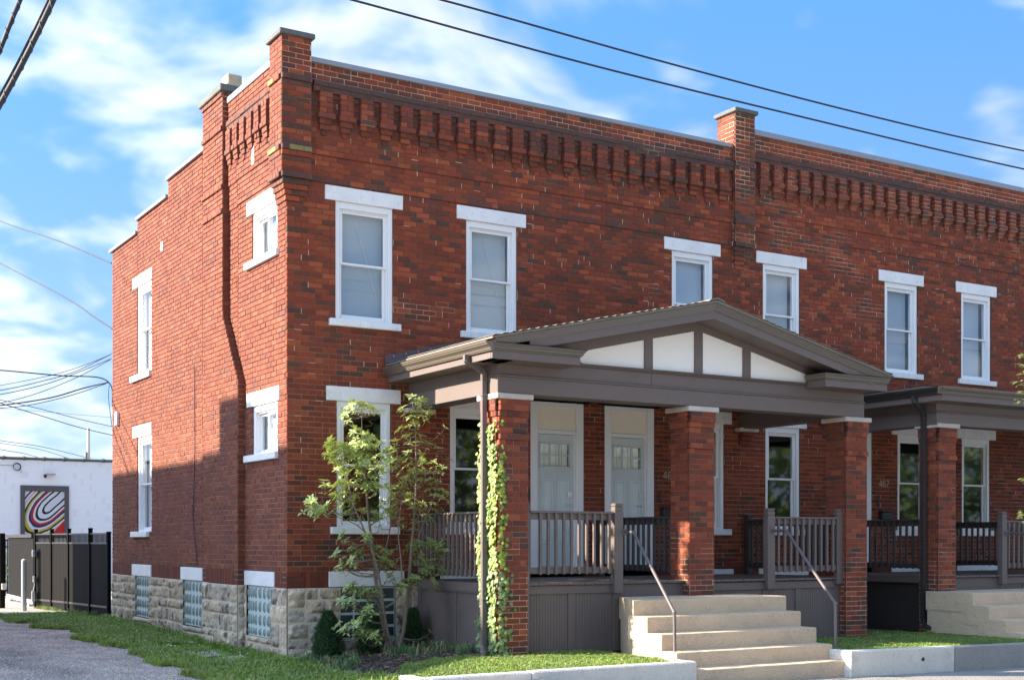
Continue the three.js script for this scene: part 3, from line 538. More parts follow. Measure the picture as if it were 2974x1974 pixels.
baseRun(FL, -3.72, -3.36, YBOT, 1.008, 1, .5); baseRun(FL, -4.74, -3.72, YBOT, .15, 1, .5); stoneBlock(FL, -4.80, -3.70, .15, .25, 0, .1);
baseRun(FL, -6.82, -4.74, YBOT, 1.008, 1, .45); baseRun(FL, -7.73, -6.82, YBOT, .15, 1, .4); stoneBlock(FL, -7.83, -6.76, .15, .247, 0, .1);
baseRun(FL, ZEND, -7.73, YBOT, 1.008, 1, .45);
baseRun(FF, .004, .796, YBOT, 1.008, 1.2, .05); baseRun(FF, 1.666, 2.06, YBOT, 1.008, 1.15, .1); baseRun(FF, .796, 1.666, YBOT, .272, 1.2, .1);
base.geometry = baseMortar.geo();
{ const b = mb(); b.box(.05, 2.2, -.25, 1.0, -.6, -.02); b.box(-.09, .6, -.25, 1.0, -3.3, -1.76); mk('base_core', b, M.interior, house); }

// glass block windows
function glassBlocks(Fr, u0, u1, y0, y1, cols, rows, last, n0, dark) {
  const g = mb(); g.box(u0, u1, y0, y1, n0 - .06, n0 - .016); const w = wallPart('glass_block_window', house); w.material = M.blockJoint; w.geometry = g.geo(Fr);
  const bw = (u1 - u0) / cols; let hs = Array.from({ length: rows }, (_, k) => k === rows - 1 ? last : 1); const tot = hs.reduce((a, b) => a + b); let y = y1;
  for (const q of hs) {
    const h = (y1 - y0) * q / tot;
    for (let c = 0; c < cols; c++) {
      const a = u0 + c * bw + .008, b = u0 + (c + 1) * bw - .008, ya = y - h + .014, yb = y - .014, m = mb();
      if (dark) { m.box(a, b, ya, yb, n0 - .05, n0 - .008, .012); mk('glass_block', m.geo(Fr), M.blockDark, w); continue; }
      // pillowed face with an upright ripple
      const nx = 12, ny = 4, p = [], ix = [], uv = [];
      for (let j = 0; j <= ny; j++) for (let i = 0; i <= nx; i++) { const s = i / nx, t = j / ny, e = Math.min(1, s * 6, (1 - s) * 6) * Math.min(1, t * 4, (1 - t) * 4), d = n0 - .020 + e * (.014 + .016 * Math.sin(s * 6.283 * 1.5 + c * 1.3)); const q = at(Fr, lerp(a, b, s), lerp(ya, yb, t), d); p.push(q.x, q.y, q.z); uv.push(s, t); }
      for (let j = 0; j < ny; j++) for (let i = 0; i < nx; i++) { const k = j * (nx + 1) + i; ix.push(k, k + 1, k + nx + 2, k, k + nx + 2, k + nx + 1); }
      const G = new THREE.BufferGeometry(); G.setAttribute('position', new THREE.Float32BufferAttribute(p, 3)); G.setAttribute('uv', new THREE.Float32BufferAttribute(uv, 2)); G.setIndex(ix); G.computeVertexNormals(); mk('glass_block', G, M.block, w);
    }
    y -= h;
  }
}
for (const [a, b, y] of BASEW) glassBlocks(FL, a, b, y, 1.005, 5, 4, .72, 0);
glassBlocks(FF, .80, 1.662, .276, 1.005, 4, 4, .9, 0, true);
const block = (name, Fr, u0, u1, y0, y1, n0, n1, c, mat, parent) => { const m = mb(); m.box(u0, u1, y0, y1, n0, n1, c); return mk(name, m.geo(Fr), mat, parent); };
for (const [a, b] of baseLintels) block('basement_lintel', FL, a, b, 1.012, 1.226, -.1, .016, .006, M.white, house);
block('basement_lintel', FF, .622, 1.808, 1.016, 1.236, -.1, .016, .006, M.white, house);
for (const w of LOW.slice(1)) block('basement_lintel', FF, w[0] - .165, w[1] + .195, 1.06, 1.188, -.1, .016, .006, M.white, house);

// double-hung windows: frame, sashes, panes, lintel, sill
function sashWindow(Fr, o, l, s, k) {
  const [u0, u1, y0, y1] = o, f = mb(), c = .07;
  f.box(u0, u0 + c, y0, y1, -.16, -.022, .006); f.box(u1 - c, u1, y0, y1, -.16, -.022, .006); f.box(u0 + c, u1 - c, y1 - .095, y1, -.16, -.022, .006); f.box(u0 + c, u1 - c, y0, y0 + .03, -.16, -.03, .004);
  f.box(u0 + c, u0 + c + .018, y0 + .03, y1 - .095, -.16, -.052, .003); f.box(u1 - c - .018, u1 - c, y0 + .03, y1 - .095, -.16, -.052, .003); f.box(u0 + c + .018, u1 - c - .018, y1 - .115, y1 - .095, -.16, -.052, .003);
  const w = mk('window', f.geo(Fr), M.vinyl, house);
  block('lintel', Fr, l[0], l[1], l[2], l[3], -.1, .014, .006, M.white, w); block('sill', Fr, s[0], s[1], s[2], s[3], -.14, .055, .008, M.white, w);
  const a = u0 + c + .018, b = u1 - c - .018, ya = y0 + .03, yb = y1 - .115, ym = k.mid ?? (ya + yb) / 2, st = .042;
  const sash = (p, q, n0, n1, bot) => { const m = mb(); m.box(a, a + st, p, q, n0, n1, .004); m.box(b - st, b, p, q, n0, n1, .004); m.box(a + st, b - st, q - st * .85, q, n0, n1, .004); m.box(a + st, b - st, p, p + bot, n0, n1, .004); mk('sash', m.geo(Fr), M.vinyl, w); const g = mb(); g.face([at(Fr, a + st, p + bot, (n0 + n1) / 2), at(Fr, b - st, p + bot, (n0 + n1) / 2), at(Fr, b - st, q - st * .85, (n0 + n1) / 2), at(Fr, a + st, q - st * .85, (n0 + n1) / 2)]); mk('pane', g, M.glass, w); };
  if (k.slider) {
    const um = (a + b) / 2, half = (p, q, n0, n1) => { const m = mb(); m.box(p, p + st, ya, yb, n0, n1, .004); m.box(q - st, q, ya, yb, n0, n1, .004); m.box(p + st, q - st, yb - st, yb, n0, n1, .004); m.box(p + st, q - st, ya, ya + st, n0, n1, .004); mk('sash', m.geo(Fr), M.vinyl, w); const g = mb(), n = (n0 + n1) / 2; g.face([at(Fr, p + st, ya + st, n), at(Fr, q - st, ya + st, n), at(Fr, q - st, yb - st, n), at(Fr, p + st, yb - st, n)]); mk('pane', g, M.glass, w); };
    half(a, um + .02, -.13, -.10); half(um - .02, b, -.098, -.07);
  } else { sash(ym - .02, yb, -.090, -.060, .032); sash(ya, ym + .014, -.128, -.096, .055); }
  const room = mb(); room.box(u0 - .05, u1 + .05, y0 - .05, y1 + .05, -.9, -.895);
  if (k.blind) { const m = mb(); m.box(a + .005, b - (k.gap ?? .03), k.blindTo ?? ya + .01, yb, -.19, -.186); mk('window_shade', m.geo(Fr), k.blind, w); }
  if (k.cord) { const m = mb(); const x = lerp(a, b, k.cord[0]), x2 = lerp(a, b, k.cord[1]); m.bar(at(Fr, x, yb - .1, -.17), at(Fr, x2, k.cord[2] ?? ym - .1, -.17), .008, .008); mk('blind_cord', m, M.shadeWhite, w); }
  return w;
}
UPW.forEach((w, k) => sashWindow(FF, [...w, ...UPY], [...LINT(w), 6.484, 6.690], [w[0] - .105, w[1] + .11, 4.710, 4.812], { mid: 5.625, blind: [M.shade, M.shade2, M.shade3, M.shade2, M.shade, M.shade3][k], gap: [.004, .02, .03, .05, .05, .06][k], cord: k < 2 ? [.4, .85, 5.2] : [.12, .12] }));  // shades stop short; the dark gap stands in for shadow at the reveal
LOW.forEach((w, k) => sashWindow(FF, [...w, ...LOY], [...LINT(w), 3.655, 3.858], [w[0] - .105, w[1] + .125, 1.763, 1.868], { mid: 2.755 }));
SIDE.forEach((s, k) => sashWindow(FL, s.o, s.l, s.s, { slider: s.slider, mid: s.slider ? 0 : (s.o[2] + s.o[3]) / 2, blind: M.shade, gap: .12 }));

// front doors under the porches: casing, beaded transom panel, panelled leaf with six small panes
function frontDoor(d, leafColor) {
  const [u0, u1] = d, f = mb(), c = .135; f.box(u0, u0 + c, 1.2, 3.838, -.14, -.012, .008); f.box(u1 - c, u1, 1.2, 3.838, -.14, -.012, .008); f.box(u0 + c, u1 - c, 3.34, 3.405, -.14, -.03, .006); f.box(u0 + c, u1 - c, 3.76, 3.838, -.14, -.018, .006);
  f.box(u0 + c, u0 + c + .03, 1.26, 3.34, -.14, -.05, .004); f.box(u1 - c - .03, u1 - c, 1.26, 3.34, -.14, -.05, .004);
  const D = mk('front_door', f.geo(FF), M.vinyl, house);
  const t = mb(), n = 18, a = u0 + c, b = u1 - c; for (let k = 0; k < n; k++) t.box(lerp(a, b, k / n) + .0006, lerp(a, b, (k + 1) / n) - .0006, 3.405, 3.76, -.1, -.055, .0012); mk('transom_panel', t.geo(FF), M.cream, D);
  block('threshold', FF, u0 + .02, u1 - .02, 1.20, 1.262, -.14, .05, .006, M.white, D);
  const A = a + .03, B = b - .03, W = B - A, m = mb();
  const gl = [A + W * .09, B - W * .10, 2.84, 3.19];
  m.box(A, gl[0], 1.27, 3.335, -.115, -.07, .003); m.box(gl[1], B, 1.27, 3.335, -.115, -.07, .003); m.box(gl[0], gl[1], 3.19, 3.335, -.115, -.07, .003); m.box(gl[0], gl[1], 1.27, 2.84, -.115, -.075, .002);
  m.box(gl[0] - .02, gl[1] + .02, 2.815, 2.84, -.08, -.058, .004); m.box(gl[0] - .02, gl[1] + .02, 3.19, 3.215, -.08, -.058, .004); m.box(gl[0] - .02, gl[0], 2.815, 3.215, -.08, -.058, .004); m.box(gl[1], gl[1] + .02, 2.815, 3.215, -.08, -.058, .004);
  const leaf = mk('door_leaf', m.geo(FF), M.door, D);
  for (const [p, q] of [[A + W * .12, A + W * .43], [A + W * .57, B - W * .12]]) { const x = mb(); for (const [e, g] of [[1.62, 2.65]]) { x.box(p, q, e, e + .03, -.08, -.062, .006); x.box(p, q, g - .03, g, -.08, -.062, .006); x.box(p, p + .03, e + .03, g - .03, -.08, -.062, .006); x.box(q - .03, q, e + .03, g - .03, -.08, -.062, .006); x.box(p + .045, q - .045, e + .045, g - .045, -.08, -.068, .01); } mk('door_panel', x.geo(FF), M.doorLight, D); }
  const gw = (gl[1] - gl[0]) / 3, gh = .175; for (let i = 0; i < 3; i++) for (let j = 0; j < 2; j++) { const x = gl[0] + i * gw, y = gl[2] + j * gh, g = mb(); g.face([at(FF, x, y, -.09), at(FF, x + gw, y, -.09), at(FF, x + gw, y + gh, -.09), at(FF, x, y + gh, -.09)]); mk('door_pane', g, M.glass, D); }
  const mu = mb(); for (const k of [1, 2]) mu.box(gl[0] + gw * k - .011, gl[0] + gw * k + .011, 2.84, 3.19, -.095, -.07, .003); mu.box(gl[0], gl[1], gl[2] + gh - .011, gl[2] + gh + .011, -.096, -.071, .003); mk('muntin', mu.geo(FF), M.door, D);
  const cu = mb(); for (let k = 0; k < 10; k++) { const x0 = lerp(gl[0], gl[1], k / 10), x1 = lerp(gl[0], gl[1], (k + 1) / 10); cu.box(x0, x1, 2.83, 3.2, -.135 - (k % 2) * .012, -.13 - (k % 2) * .012); } mk('door_reflection_sheet', cu.geo(FF), M.paneReflection, D);  // pale folded sheet stands in for the bright reflection in the panes
  const back = mb(); back.box(A - .02, B + .02, 1.26, 3.34, -.20, -.17); mk('door_back', back.geo(FF), M.interior, D);
  const h = mb(), hx = B - .07; h.add(new THREE.CylinderGeometry(.028, .028, .02, 14).rotateX(Math.PI / 2), new THREE.Matrix4().makeTranslation(hx, 2.235, -.06)); h.box(hx - .11, hx + .012, 2.225, 2.247, -.035, -.02, .006); h.box(hx - .01, hx + .01, 2.222, 2.25, -.06, -.02, .003); mk('handle', h.geo(FF), M.steel, D);
  const k = mb(); k.box(hx - .035, hx + .035, 2.335, 2.45, -.07, -.045, .006); k.add(new THREE.CylinderGeometry(.016, .016, .02, 12).rotateX(Math.PI / 2), new THREE.Matrix4().makeTranslation(hx, 2.37, -.042)); mk('deadbolt', k.geo(FF), M.steel, D);
}
DOORS.forEach(frontDoor);
// small things fixed to the walls
for (const [x, y] of [[6.484, 2.37], [3.945, 2.40], [11.57, 2.37]]) { const m = mb(); m.box(x - .028, x + .028, y - .07, y + .07, 0, .025, .008); m.add(new THREE.CylinderGeometry(.012, .012, .01, 10).rotateX(Math.PI / 2), new THREE.Matrix4().makeTranslation(x, y - .03, .027)); mk('doorbell', m, M.black, house); }
block('bearing_stone', FF, 1.80, 2.27, 3.535, 3.60, -.05, .13, .008, M.capstone, house); block('bearing_stone', FF, 8.12, 8.55, 3.535, 3.60, -.05, .13, .008, M.capstone, house);
for (const x of [1.88, 8.2]) for (let k = 0; k < 3; k++) { const m = mb(k); brickFaces(m, { F: FF, u0: x, u1: x + .26, y0: 3.535 - (k + 1) * COURSE, y1: 3.535 - k * COURSE, j: .009, d: .11 - k * .035, depth: .15, col: PAL.c, seed: 5 + k }); mk('bracket_brick', m, M.brick, house); }
block('vent_cover', FL, -9.07, -8.92, 3.95, 4.22, 0, .06, .008, M.white, house); block('painted_vent', FL, -1.335, -1.235, 7.20, 7.46, -.02, .036, .004, M.white, house); block('painted_vent', FL, -6.05, -5.97, 6.83, 7.00, -.02, .008, .004, M.white, house);
{ const m = mb(), L = (u, v, x = -.018) => { const d = dirOf(u, v), t = (x - EYE.x) / d.x; return EYE.clone().addScaledVector(d, t); }; m.tube([L(563, 1068), L(564, 1180), L(565, 1300), L(562, 1420), L(560, 1500), L(566, 1580), L(572, 1640)], .0075, 40, 5); mk('wall_cable', m, M.cable, house); }
{ // house numbers in thin metal figures
  const font = await new FontLoader().loadAsync('fonts/droid/droid_sans_regular.typeface.json');
  const gold = std({ color: C(.42, .33, .22), roughness: .4, metalness: .5 });
  for (const [t, x, y, s] of [['465', 6.556, 2.690, .120], ['467', 11.592, 2.672, .118]]) { const g = new TextGeometry(t, { font, size: s, depth: .012, curveSegments: 4, bevelEnabled: false }); g.translate(0, 0, .006); const o = mk('house_number', g, gold, house); o.position.set(x, y, 0); }
}
raiseBricks(bricks, 300, M.brick, 'brick', 'brickwork');

// ------------------------------------------------------------------ porches
const colTone = (yb) => (u, y, r) => { let c = brickTone(r, { a: .42, b: .20, c: .24, d: .10, e: .04 }); c = c.map((q, k) => q * [.84, .92, 1.0][k]); if (y < 1.15) c = brickTone(r, { a: .25, c: .3, d: .28, e: .12, b: .05 }); return y < yb + .3 ? sootShade(c, .25) : c; };
const colMort = (u, y, r) => { const p = Math.max(1 - smooth(1.0, 1.5, y + fbm(u * 3, y * 3, 2, 2)), smooth(.22, .36, fbm(u * 3, y * 2.2, 8.8, 2))); return [lerp(.24, .54, p), lerp(.12, .41, p), lerp(.09, .31, p)]; };
function porchColumn(parent, list, x0, x1, z1, yb, seed) {
  const w = x1 - x0, z0 = z1 - w, yt = 3.512, col = wallPart('column', parent), nrows = Math.round((yt - yb) / COURSE), pf = (y) => { const k = (yt - y) / COURSE; return k < 2 ? .040 : k < 3 ? .022 : k > 6 && k < 7 ? .034 : 0; };
  const tone = colTone(yb), o = { y0: yt - nrows * COURSE, y1: yt, proud: pf, color: tone, mortar: colMort, parent: col, headers: .06, rough: .006, even: true };
  layBricks(list, frame(0, z1, 1, 0), { ...o, seed, u0: x0 - .004, u1: x1 + .004 });
  layBricks(list, frame(x0, 0, 0, 1), { ...o, seed: seed + 1, u0: z0, u1: z1 - .05 });
  layBricks(list, frame(x1, 0, 0, -1), { ...o, seed: seed + 2, u0: -z1 + .05, u1: -z0 });
  layBricks(list, frame(0, z0, -1, 0), { ...o, seed: seed + 3, u0: -x1 + .062, u1: -x0 - .062 });
  const core = mb(); core.box(x0 + .055, x1 - .055, o.y0, yt - .003, z0 + .055, z1 - .055); mk('column_core', core, M.interior, col);
  const cap = mb(); cap.box(x0 - .055, x1 + .062, yt, 3.584, z0 - .055, z1 + .045, .009); mk('column_cap', cap, M.capstone, col);
  return col;
}
function rail(parent, a, b, y0, y1, mat, n, o = {}) {                // a run of porch railing between two points on the floor
  const d = b.clone().sub(a), L = d.length(), F = frame(a.x, a.z, d.x / L, d.z / L), R = wallPart('railing', parent); R.material = mat;
  const m = mb(); m.box(0, L, y1 - .03, y1, -.045, .045, .006); m.box(0, L, y1 - .115, y1 - .03, -.03, .008, .004); m.box(0, L, y0, y0 + .085, -.03, .008, .004); R.geometry = m.geo(F);
  for (let k = 0; k < n; k++) { const u = lerp(o.first ?? L / n / 2, L - (o.last ?? L / n / 2), n > 1 ? k / (n - 1) : .5), q = mb(); q.box(u - .018, u + .018, y0 - .01, y1 - .031, .009, .045, .003); mk('baluster', q.geo(F), mat, R); }
  return R;
}
function post(parent, x0, x1, y0, y1, z0, z1, mat) { const m = mb(); m.box(x0, x1, y0, y1 - .12, z0, z1, .004); m.box(x0 + .008, x1 - .008, y1 - .12, y1 - .105, z0 + .008, z1 - .008); m.box(x0, x1, y1 - .105, y1 - .055, z0, z1, .006); m.box(x0 + .008, x1 - .008, y1 - .055, y1 - .045, z0 + .008, z1 - .008); m.box(x0, x1, y1 - .045, y1, z0, z1, .012); return mk('post', m, mat, parent); }
function skirt(parent, F, u0, u1, y0, y1, stiles, mat, ribs) {        // boarded panels below the porch floor
  const m = mb(); m.box(u0, u1, y1 - .115, y1, -.06, .012, .004); for (const s of stiles) m.box(s - .05, s + .05, y0, y1 - .115, -.06, .006, .004);
  const R = mk('skirt_frame', m.geo(F), mat, parent);
  for (let k = 0; k + 1 < stiles.length; k++) { const a = stiles[k] + .05, b = stiles[k + 1] - .05, q = mb(), n = ribs ? Math.max(3, Math.round((b - a) / .045)) : 1; for (let i = 0; i < n; i++) q.box(lerp(a, b, i / n) + (ribs ? .0012 : 0), lerp(a, b, (i + 1) / n) - (ribs ? .0012 : 0), y0, y1 - .115, -.05, -.012, ribs ? .002 : 0); mk('skirt_panel', q.geo(F), mat, R); }
  return R;
}
function floorBoards(parent, x0, x1, z0, z1, y, mat) { const n = Math.round((x1 - x0) / .083), P = wallPart('porch_floor', parent); P.material = mat; const s = mb(); s.box(x0, x1, y - .12, y - .03, z0, z1 - .12); P.geometry = s.geo(); const r = rand(5); for (let k = 0; k < n; k++) { const a = lerp(x0, x1, k / n), b = lerp(x0, x1, (k + 1) / n) - .004, m = mb(k); m.box(a, b, y - .03, y + (r() - .5) * .003, z0, z1 + (r() - .5) * .014, .003); mk('floor_board', m, mat, P); } return P; }
// an ogee gutter or crown: profile in (outwards, up), swept along a straight line
function profileRun(m, prof, a, b, out) { const A = prof.map(([o, y]) => a.clone().addScaledVector(out, o).add(V(0, y, 0))), B = prof.map(([o, y]) => b.clone().addScaledVector(out, o).add(V(0, y, 0))); const d = b.clone().sub(a), flip = d.clone().cross(V(0, 1, 0)).dot(out) > 0; for (let k = 0; k + 1 < A.length; k++) m.face(flip ? [A[k], B[k], B[k + 1], A[k + 1]] : [A[k + 1], B[k + 1], B[k], A[k]]); m.face(flip ? A : [...A].reverse()); m.face(flip ? [...B].reverse() : B); return m; }
const OGEE = [[0, 0], [.035, 0], [.04, .012], [.052, .02], [.052, .03], [.07, .05], [.095, .068], [.105, .085], [.105, .096], [.118, .096], [.118, .112], [0, .112]];
function downspout(parent, pts, w, d, mat) { const m = mb(); for (let k = 0; k + 1 < pts.length; k++) m.bar(pts[k], pts[k + 1], w, d, V(0, 0, 1)); for (const q of pts.slice(1, -1)) m.add(new THREE.SphereGeometry(Math.max(w, d) * .56, 8, 6), new THREE.Matrix4().makeTranslation(q.x, q.y, q.z)); return mk('downspout', m, mat, parent); }

const p1 = thing('gabled_porch', 'brown gabled porch with three white stucco panels, on three brick columns', 'porch');
const porchBricks = [];
porchColumn(p1, porchBricks, 1.903, 2.345, 2.56, .05, 1001);
porchColumn(p1, porchBricks, 5.054, 5.500, 2.56, .905, 1011);
porchColumn(p1, porchBricks, 8.147, 8.590, 2.56, .05, 1021);
raiseBricks(porchBricks, 300, M.brick, 'brick', 'brickwork');
{
  const ZF = 2.575, beam = mb();
  beam.box(1.87, 8.515, 3.585, 3.80, 2.27, ZF, .006); beam.box(1.87, 4.365, 3.828, 4.01, 2.28, ZF - .012, .004); beam.box(4.369, 8.515, 3.828, 4.01, 2.28, ZF - .010, .004); beam.box(1.86, 8.525, 3.80, 3.828, 2.26, ZF + .016, .008);
  mk('front_beam', beam, M.brown, p1);
  for (const [a, b] of [[1.87, 2.20], [8.21, 8.515]]) { const s = mb(); s.box(a, b, 3.585, 3.80, .0, 2.27, .006); s.box(a + .012, b - .012, 3.828, 4.01, .0, 2.28, .004); s.box(a - .014, b + .014, 3.80, 3.828, .0, 2.26, .008); mk('side_beam', s, M.brown, p1); }
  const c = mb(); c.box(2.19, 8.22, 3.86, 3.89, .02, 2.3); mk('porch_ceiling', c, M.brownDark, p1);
  // moulding over the beam, gable boards with panel openings, stucco panels
  const mo = mb(); mo.box(1.85, 8.53, 4.01, 4.028, 2.40, ZF + .03, .006); mo.box(1.85, 8.53, 4.028, 4.044, 2.40, ZF + .05, .006); mk('beam_moulding', mo, M.brown, p1);
  const apex = 5.12, SL = (x) => (x < 5.12 ? .217 : .232), topY = (x) => 4.778 - SL(x) * Math.abs(x - apex), shape = new THREE.Shape([[2.05, 4.044], [8.25, 4.044], [8.2, topY(8.2)], [apex, topY(apex)], [2.1, topY(2.1)]].map(q => new THREE.Vector2(...q)));
  const round = (pts, rad) => { const s = new THREE.Path(), n = pts.length; pts.forEach(([x, y], k) => { const p = new THREE.Vector2(x, y), a = new THREE.Vector2(...pts[(k + n - 1) % n]), b = new THREE.Vector2(...pts[(k + 1) % n]), r = rad[k]; const i = p.clone().add(a.clone().sub(p).setLength(Math.max(r, 1e-4))), o = p.clone().add(b.clone().sub(p).setLength(Math.max(r, 1e-4))); k ? s.lineTo(i.x, i.y) : s.moveTo(i.x, i.y); if (r > 0) s.quadraticCurveTo(p.x, p.y, o.x, o.y); }); s.closePath(); return s; };
  const P = [[[[3.16, 4.052], [4.244, 4.056], [4.244, 4.453], [3.14, 4.205]], [.065, 0, 0, .065]], [[[4.385, 4.056], [5.134, 4.058], [5.134, 4.648], [4.385, 4.485]], [0, 0, 0, 0]], [[[5.279, 4.056], [6.037, 4.056], [6.037, 4.480], [5.279, 4.646]], [0, 0, 0, 0]], [[[6.182, 4.052], [7.30, 4.048], [7.32, 4.175], [6.182, 4.445]], [0, .055, .055, 0]]];
  for (const [pts, rad] of P) shape.holes.push(round(pts, rad));
  const tg = new THREE.ExtrudeGeometry(shape, { depth: .03, bevelEnabled: false, curveSegments: 6 }); tg.translate(0, 0, ZF - .03); mk('gable_board', tg, M.brown, p1);
  for (const [pts, rad] of P) { const s = new THREE.Shape(round(pts, rad).getPoints(6)); const g = new THREE.ExtrudeGeometry(s, { depth: .02, bevelEnabled: false }); g.translate(0, 0, ZF - .042); mk('stucco_panel', g, M.stucco, p1); }
  const back = mb(); back.prism([[2.05, 4.03], [8.25, 4.03], [8.2, topY(8.2)], [apex, topY(apex)], [2.1, topY(2.1)]], 2.3, ZF - .045); mk('gable_back', back, M.brownDark, p1);
  // rakes: fascia, crown, soffit; and the roof over them
  const yr = (x, t) => t - SL(x) * Math.abs(x - apex), slope = (x0, x1, ya, yb, z0, z1, mat, name) => { const m = mb(); m.prism([[x0, yr(x0, ya)], [x1, yr(x1, ya)], [x1, yr(x1, yb)], [x0, yr(x0, yb)]], z0, z1); return mk(name, m, mat, p1); };
  for (const [a, b] of [[2.1, apex], [apex, 8.25]]) {
    slope(a, b, 4.765, 4.872, 2.96, 3.0, M.brown, 'rake_board'); slope(a, b, 4.777, 4.80, 2.5, 2.965, M.brown, 'rake_soffit');
    const lo = a === apex ? 8.575 : 1.56; const cr = mb(); for (const [y0, y1, z] of [[4.872, 4.885, 3.008], [4.885, 4.900, 3.020], [4.900, 4.922, 3.028], [4.922, 4.944, 3.040], [4.944, 4.962, 3.050], [4.962, 4.974, 3.062]]) { const x0 = Math.min(apex, lo), x1 = Math.max(apex, lo); cr.prism([[x0, yr(x0, y0)], [x1, yr(x1, y0)], [x1, yr(x1, y1)], [x0, yr(x0, y1)]], 2.9, z); } mk('rake_crown', cr, M.gutter, p1);
  }
  for (const [a, b] of [[1.50, apex], [apex, 8.625]]) slope(Math.min(a, b), Math.max(a, b), 4.980, 5.004, .0, 3.075, M.shingle, 'roof_deck');
  { // shingle courses, their butts showing along the rakes
    const r = rand(77);
    for (const s of [-1, 1]) for (let k = 0; k < 27; k++) { const d0 = k * .133, d1 = d0 + .145, m = mb(k); let z = -.0; while (z < 3.07) { const w = .25 + .12 * r(), z1 = Math.min(3.085 + .012 * r(), z + w), lift = .004 + .004 * r(); const xa = apex + s * d0, xb = apex + s * Math.min(d1, s < 0 ? 3.655 : 3.48); const p = [[xa, yr(xa, 5.006)], [xb, yr(xb, 5.012 + lift)], [xb, yr(xb, 5.019 + lift)], [xa, yr(xa, 5.010)]]; m.prism(p, z, z1 - .004); z += w; } mk('shingle_course', m, M.shingle, p1); }
    const cap = mb(); cap.prism([[apex - .13, yr(apex - .13, 5.026)], [apex, 5.026], [apex + .13, yr(apex + .13, 5.026)], [apex + .13, yr(apex + .13, 5.04)], [apex, 5.042], [apex - .13, yr(apex - .13, 5.04)]], 0, 3.09); mk('ridge_cap', cap, M.shingle, p1);
  }
  // boxed eaves with gutter on the left, and the two returns of the gable
  const eave = (a, b, y0, y1, z0, z1, n, mat = M.brown) => { const m = mb(); m.box(a, b, y0, y1, z0, z1, .004); return mk(n, m, mat, p1); };
  eave(1.545, 1.90, 3.957, 4.06, .0, 2.95, 'eave_box'); eave(8.48, 8.57, 3.957, 4.06, .0, 2.95, 'eave_box');
  const ret = (x0, x1, open) => {                                   // fascia, crown and sloped top of a return
    const f = mb(); f.box(x0, x1, 3.957, 4.06, 2.56, 2.985, .004); mk('return_fascia', f, M.brown, p1);
    const c = mb(), steps = [[4.06, 4.072, .01], [4.072, 4.085, .02], [4.085, 4.115, .034], [4.115, 4.135, .05], [4.135, 4.152, .066]];
    for (const [y0, y1, o] of steps) c.box(x0 - (open < 0 ? o : 0), x1 + (open > 0 ? o : 0), y0, y1, 2.60, 2.985 + o, .003); mk('return_crown', c, M.gutter, p1);
    const t = mb(); const X0 = x0 - (open < 0 ? .075 : 0), X1 = x1 + (open > 0 ? .075 : 0); t.face([V(X0, 4.156, 3.06), V(X1, 4.156, 3.06), V(X1, 4.235, 2.58), V(X0, 4.235, 2.58)]); t.face([V(X0, 4.152, 3.06), V(X0, 4.231, 2.58), V(X1, 4.231, 2.58), V(X1, 4.152, 3.06)]); t.face([V(X1, 4.152, 3.06), V(X1, 4.152, 2.58), V(X1, 4.235, 2.58), V(X1, 4.156, 3.06)]); mk('return_roof', t, M.gutter, p1);
  };
  ret(1.55, 2.885, 1); ret(7.28, 8.575, -1);
  const g = mb(); profileRun(g, OGEE, V(1.548, 4.05, .03), V(1.548, 4.05, 3.03), V(-1, 0, 0)); mk('gutter', g, M.gutter, p1);
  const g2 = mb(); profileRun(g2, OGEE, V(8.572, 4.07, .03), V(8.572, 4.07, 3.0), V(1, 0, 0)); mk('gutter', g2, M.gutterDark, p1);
  downspout(p1, [V(1.49, 4.06, 2.42), V(1.49, 3.99, 2.42), V(1.80, 3.87, 2.33), V(1.815, 3.75, 2.31), V(1.815, .30, 2.31), V(1.76, .215, 2.42), V(1.66, .17, 2.56)], .068, .052, M.pipe);
  for (const y of [3.56, 1.9, .9]) { const m = mb(); m.box(1.772, 1.90, y, y + .03, 2.268, 2.352, .002); mk('pipe_strap', m, M.pipe, p1); }
  // flashing against the house wall
  const fl = mb(); fl.prism([[1.487, 4.20], [2.95, 4.51], [2.95, 4.70], [1.487, 4.345]], .034, .040); mk('wall_flashing', fl, M.flash, p1);
  for (let k = 0; k < 6; k++) { const x = 1.62 + k * .2, m = mb(); m.add(new THREE.CylinderGeometry(.009, .009, .008, 8).rotateX(Math.PI / 2), new THREE.Matrix4().makeTranslation(x, 4.32 + (x - 1.487) * .243 - .01, .044)); mk('flashing_screw', m, M.galv, p1); }
  // floor, skirts, railings
  floorBoards(p1, 2.0, 8.40, .02, 2.45, 1.105, M.brown);
  const FS = frame(0, 2.40, 1, 0); skirt(p1, FS, 2.34, 3.93, .02, 1.07, [2.40, 3.13, 3.88], M.brown, true); skirt(p1, FS, 5.50, 8.15, .02, 1.06, [5.6, 6.62, 7.28, 8.1], M.brown, true);
  { const m = mb(); m.box(3.93, 5.06, .02, 1.07, 2.34, 2.40, .004); mk('skirt_board', m, M.brown, p1); }
  skirt(p1, frame(2.03, 0, 0, 1), .02, 2.12, .02, 1.07, [.07, 1.12, 2.07], M.brown, false);
  post(p1, 2.36, 2.43, .97, 2.185, 2.40, 2.47, M.brown); post(p1, 3.79, 3.93, .95, 2.185, 2.395, 2.50, M.brown); post(p1, 6.586, 6.73, .95, 2.155, 2.395, 2.50, M.brown); post(p1, 8.03, 8.15, 1.0, 2.165, 2.40, 2.48, M.brown);
  rail(p1, V(2.43, 0, 2.445), V(3.79, 0, 2.445), 1.23, 2.068, M.brown, 10, { first: .16, last: .08 });
  rail(p1, V(6.73, 0, 2.445), V(8.03, 0, 2.445), 1.21, 2.032, M.brown, 10, { first: .09, last: .09 });
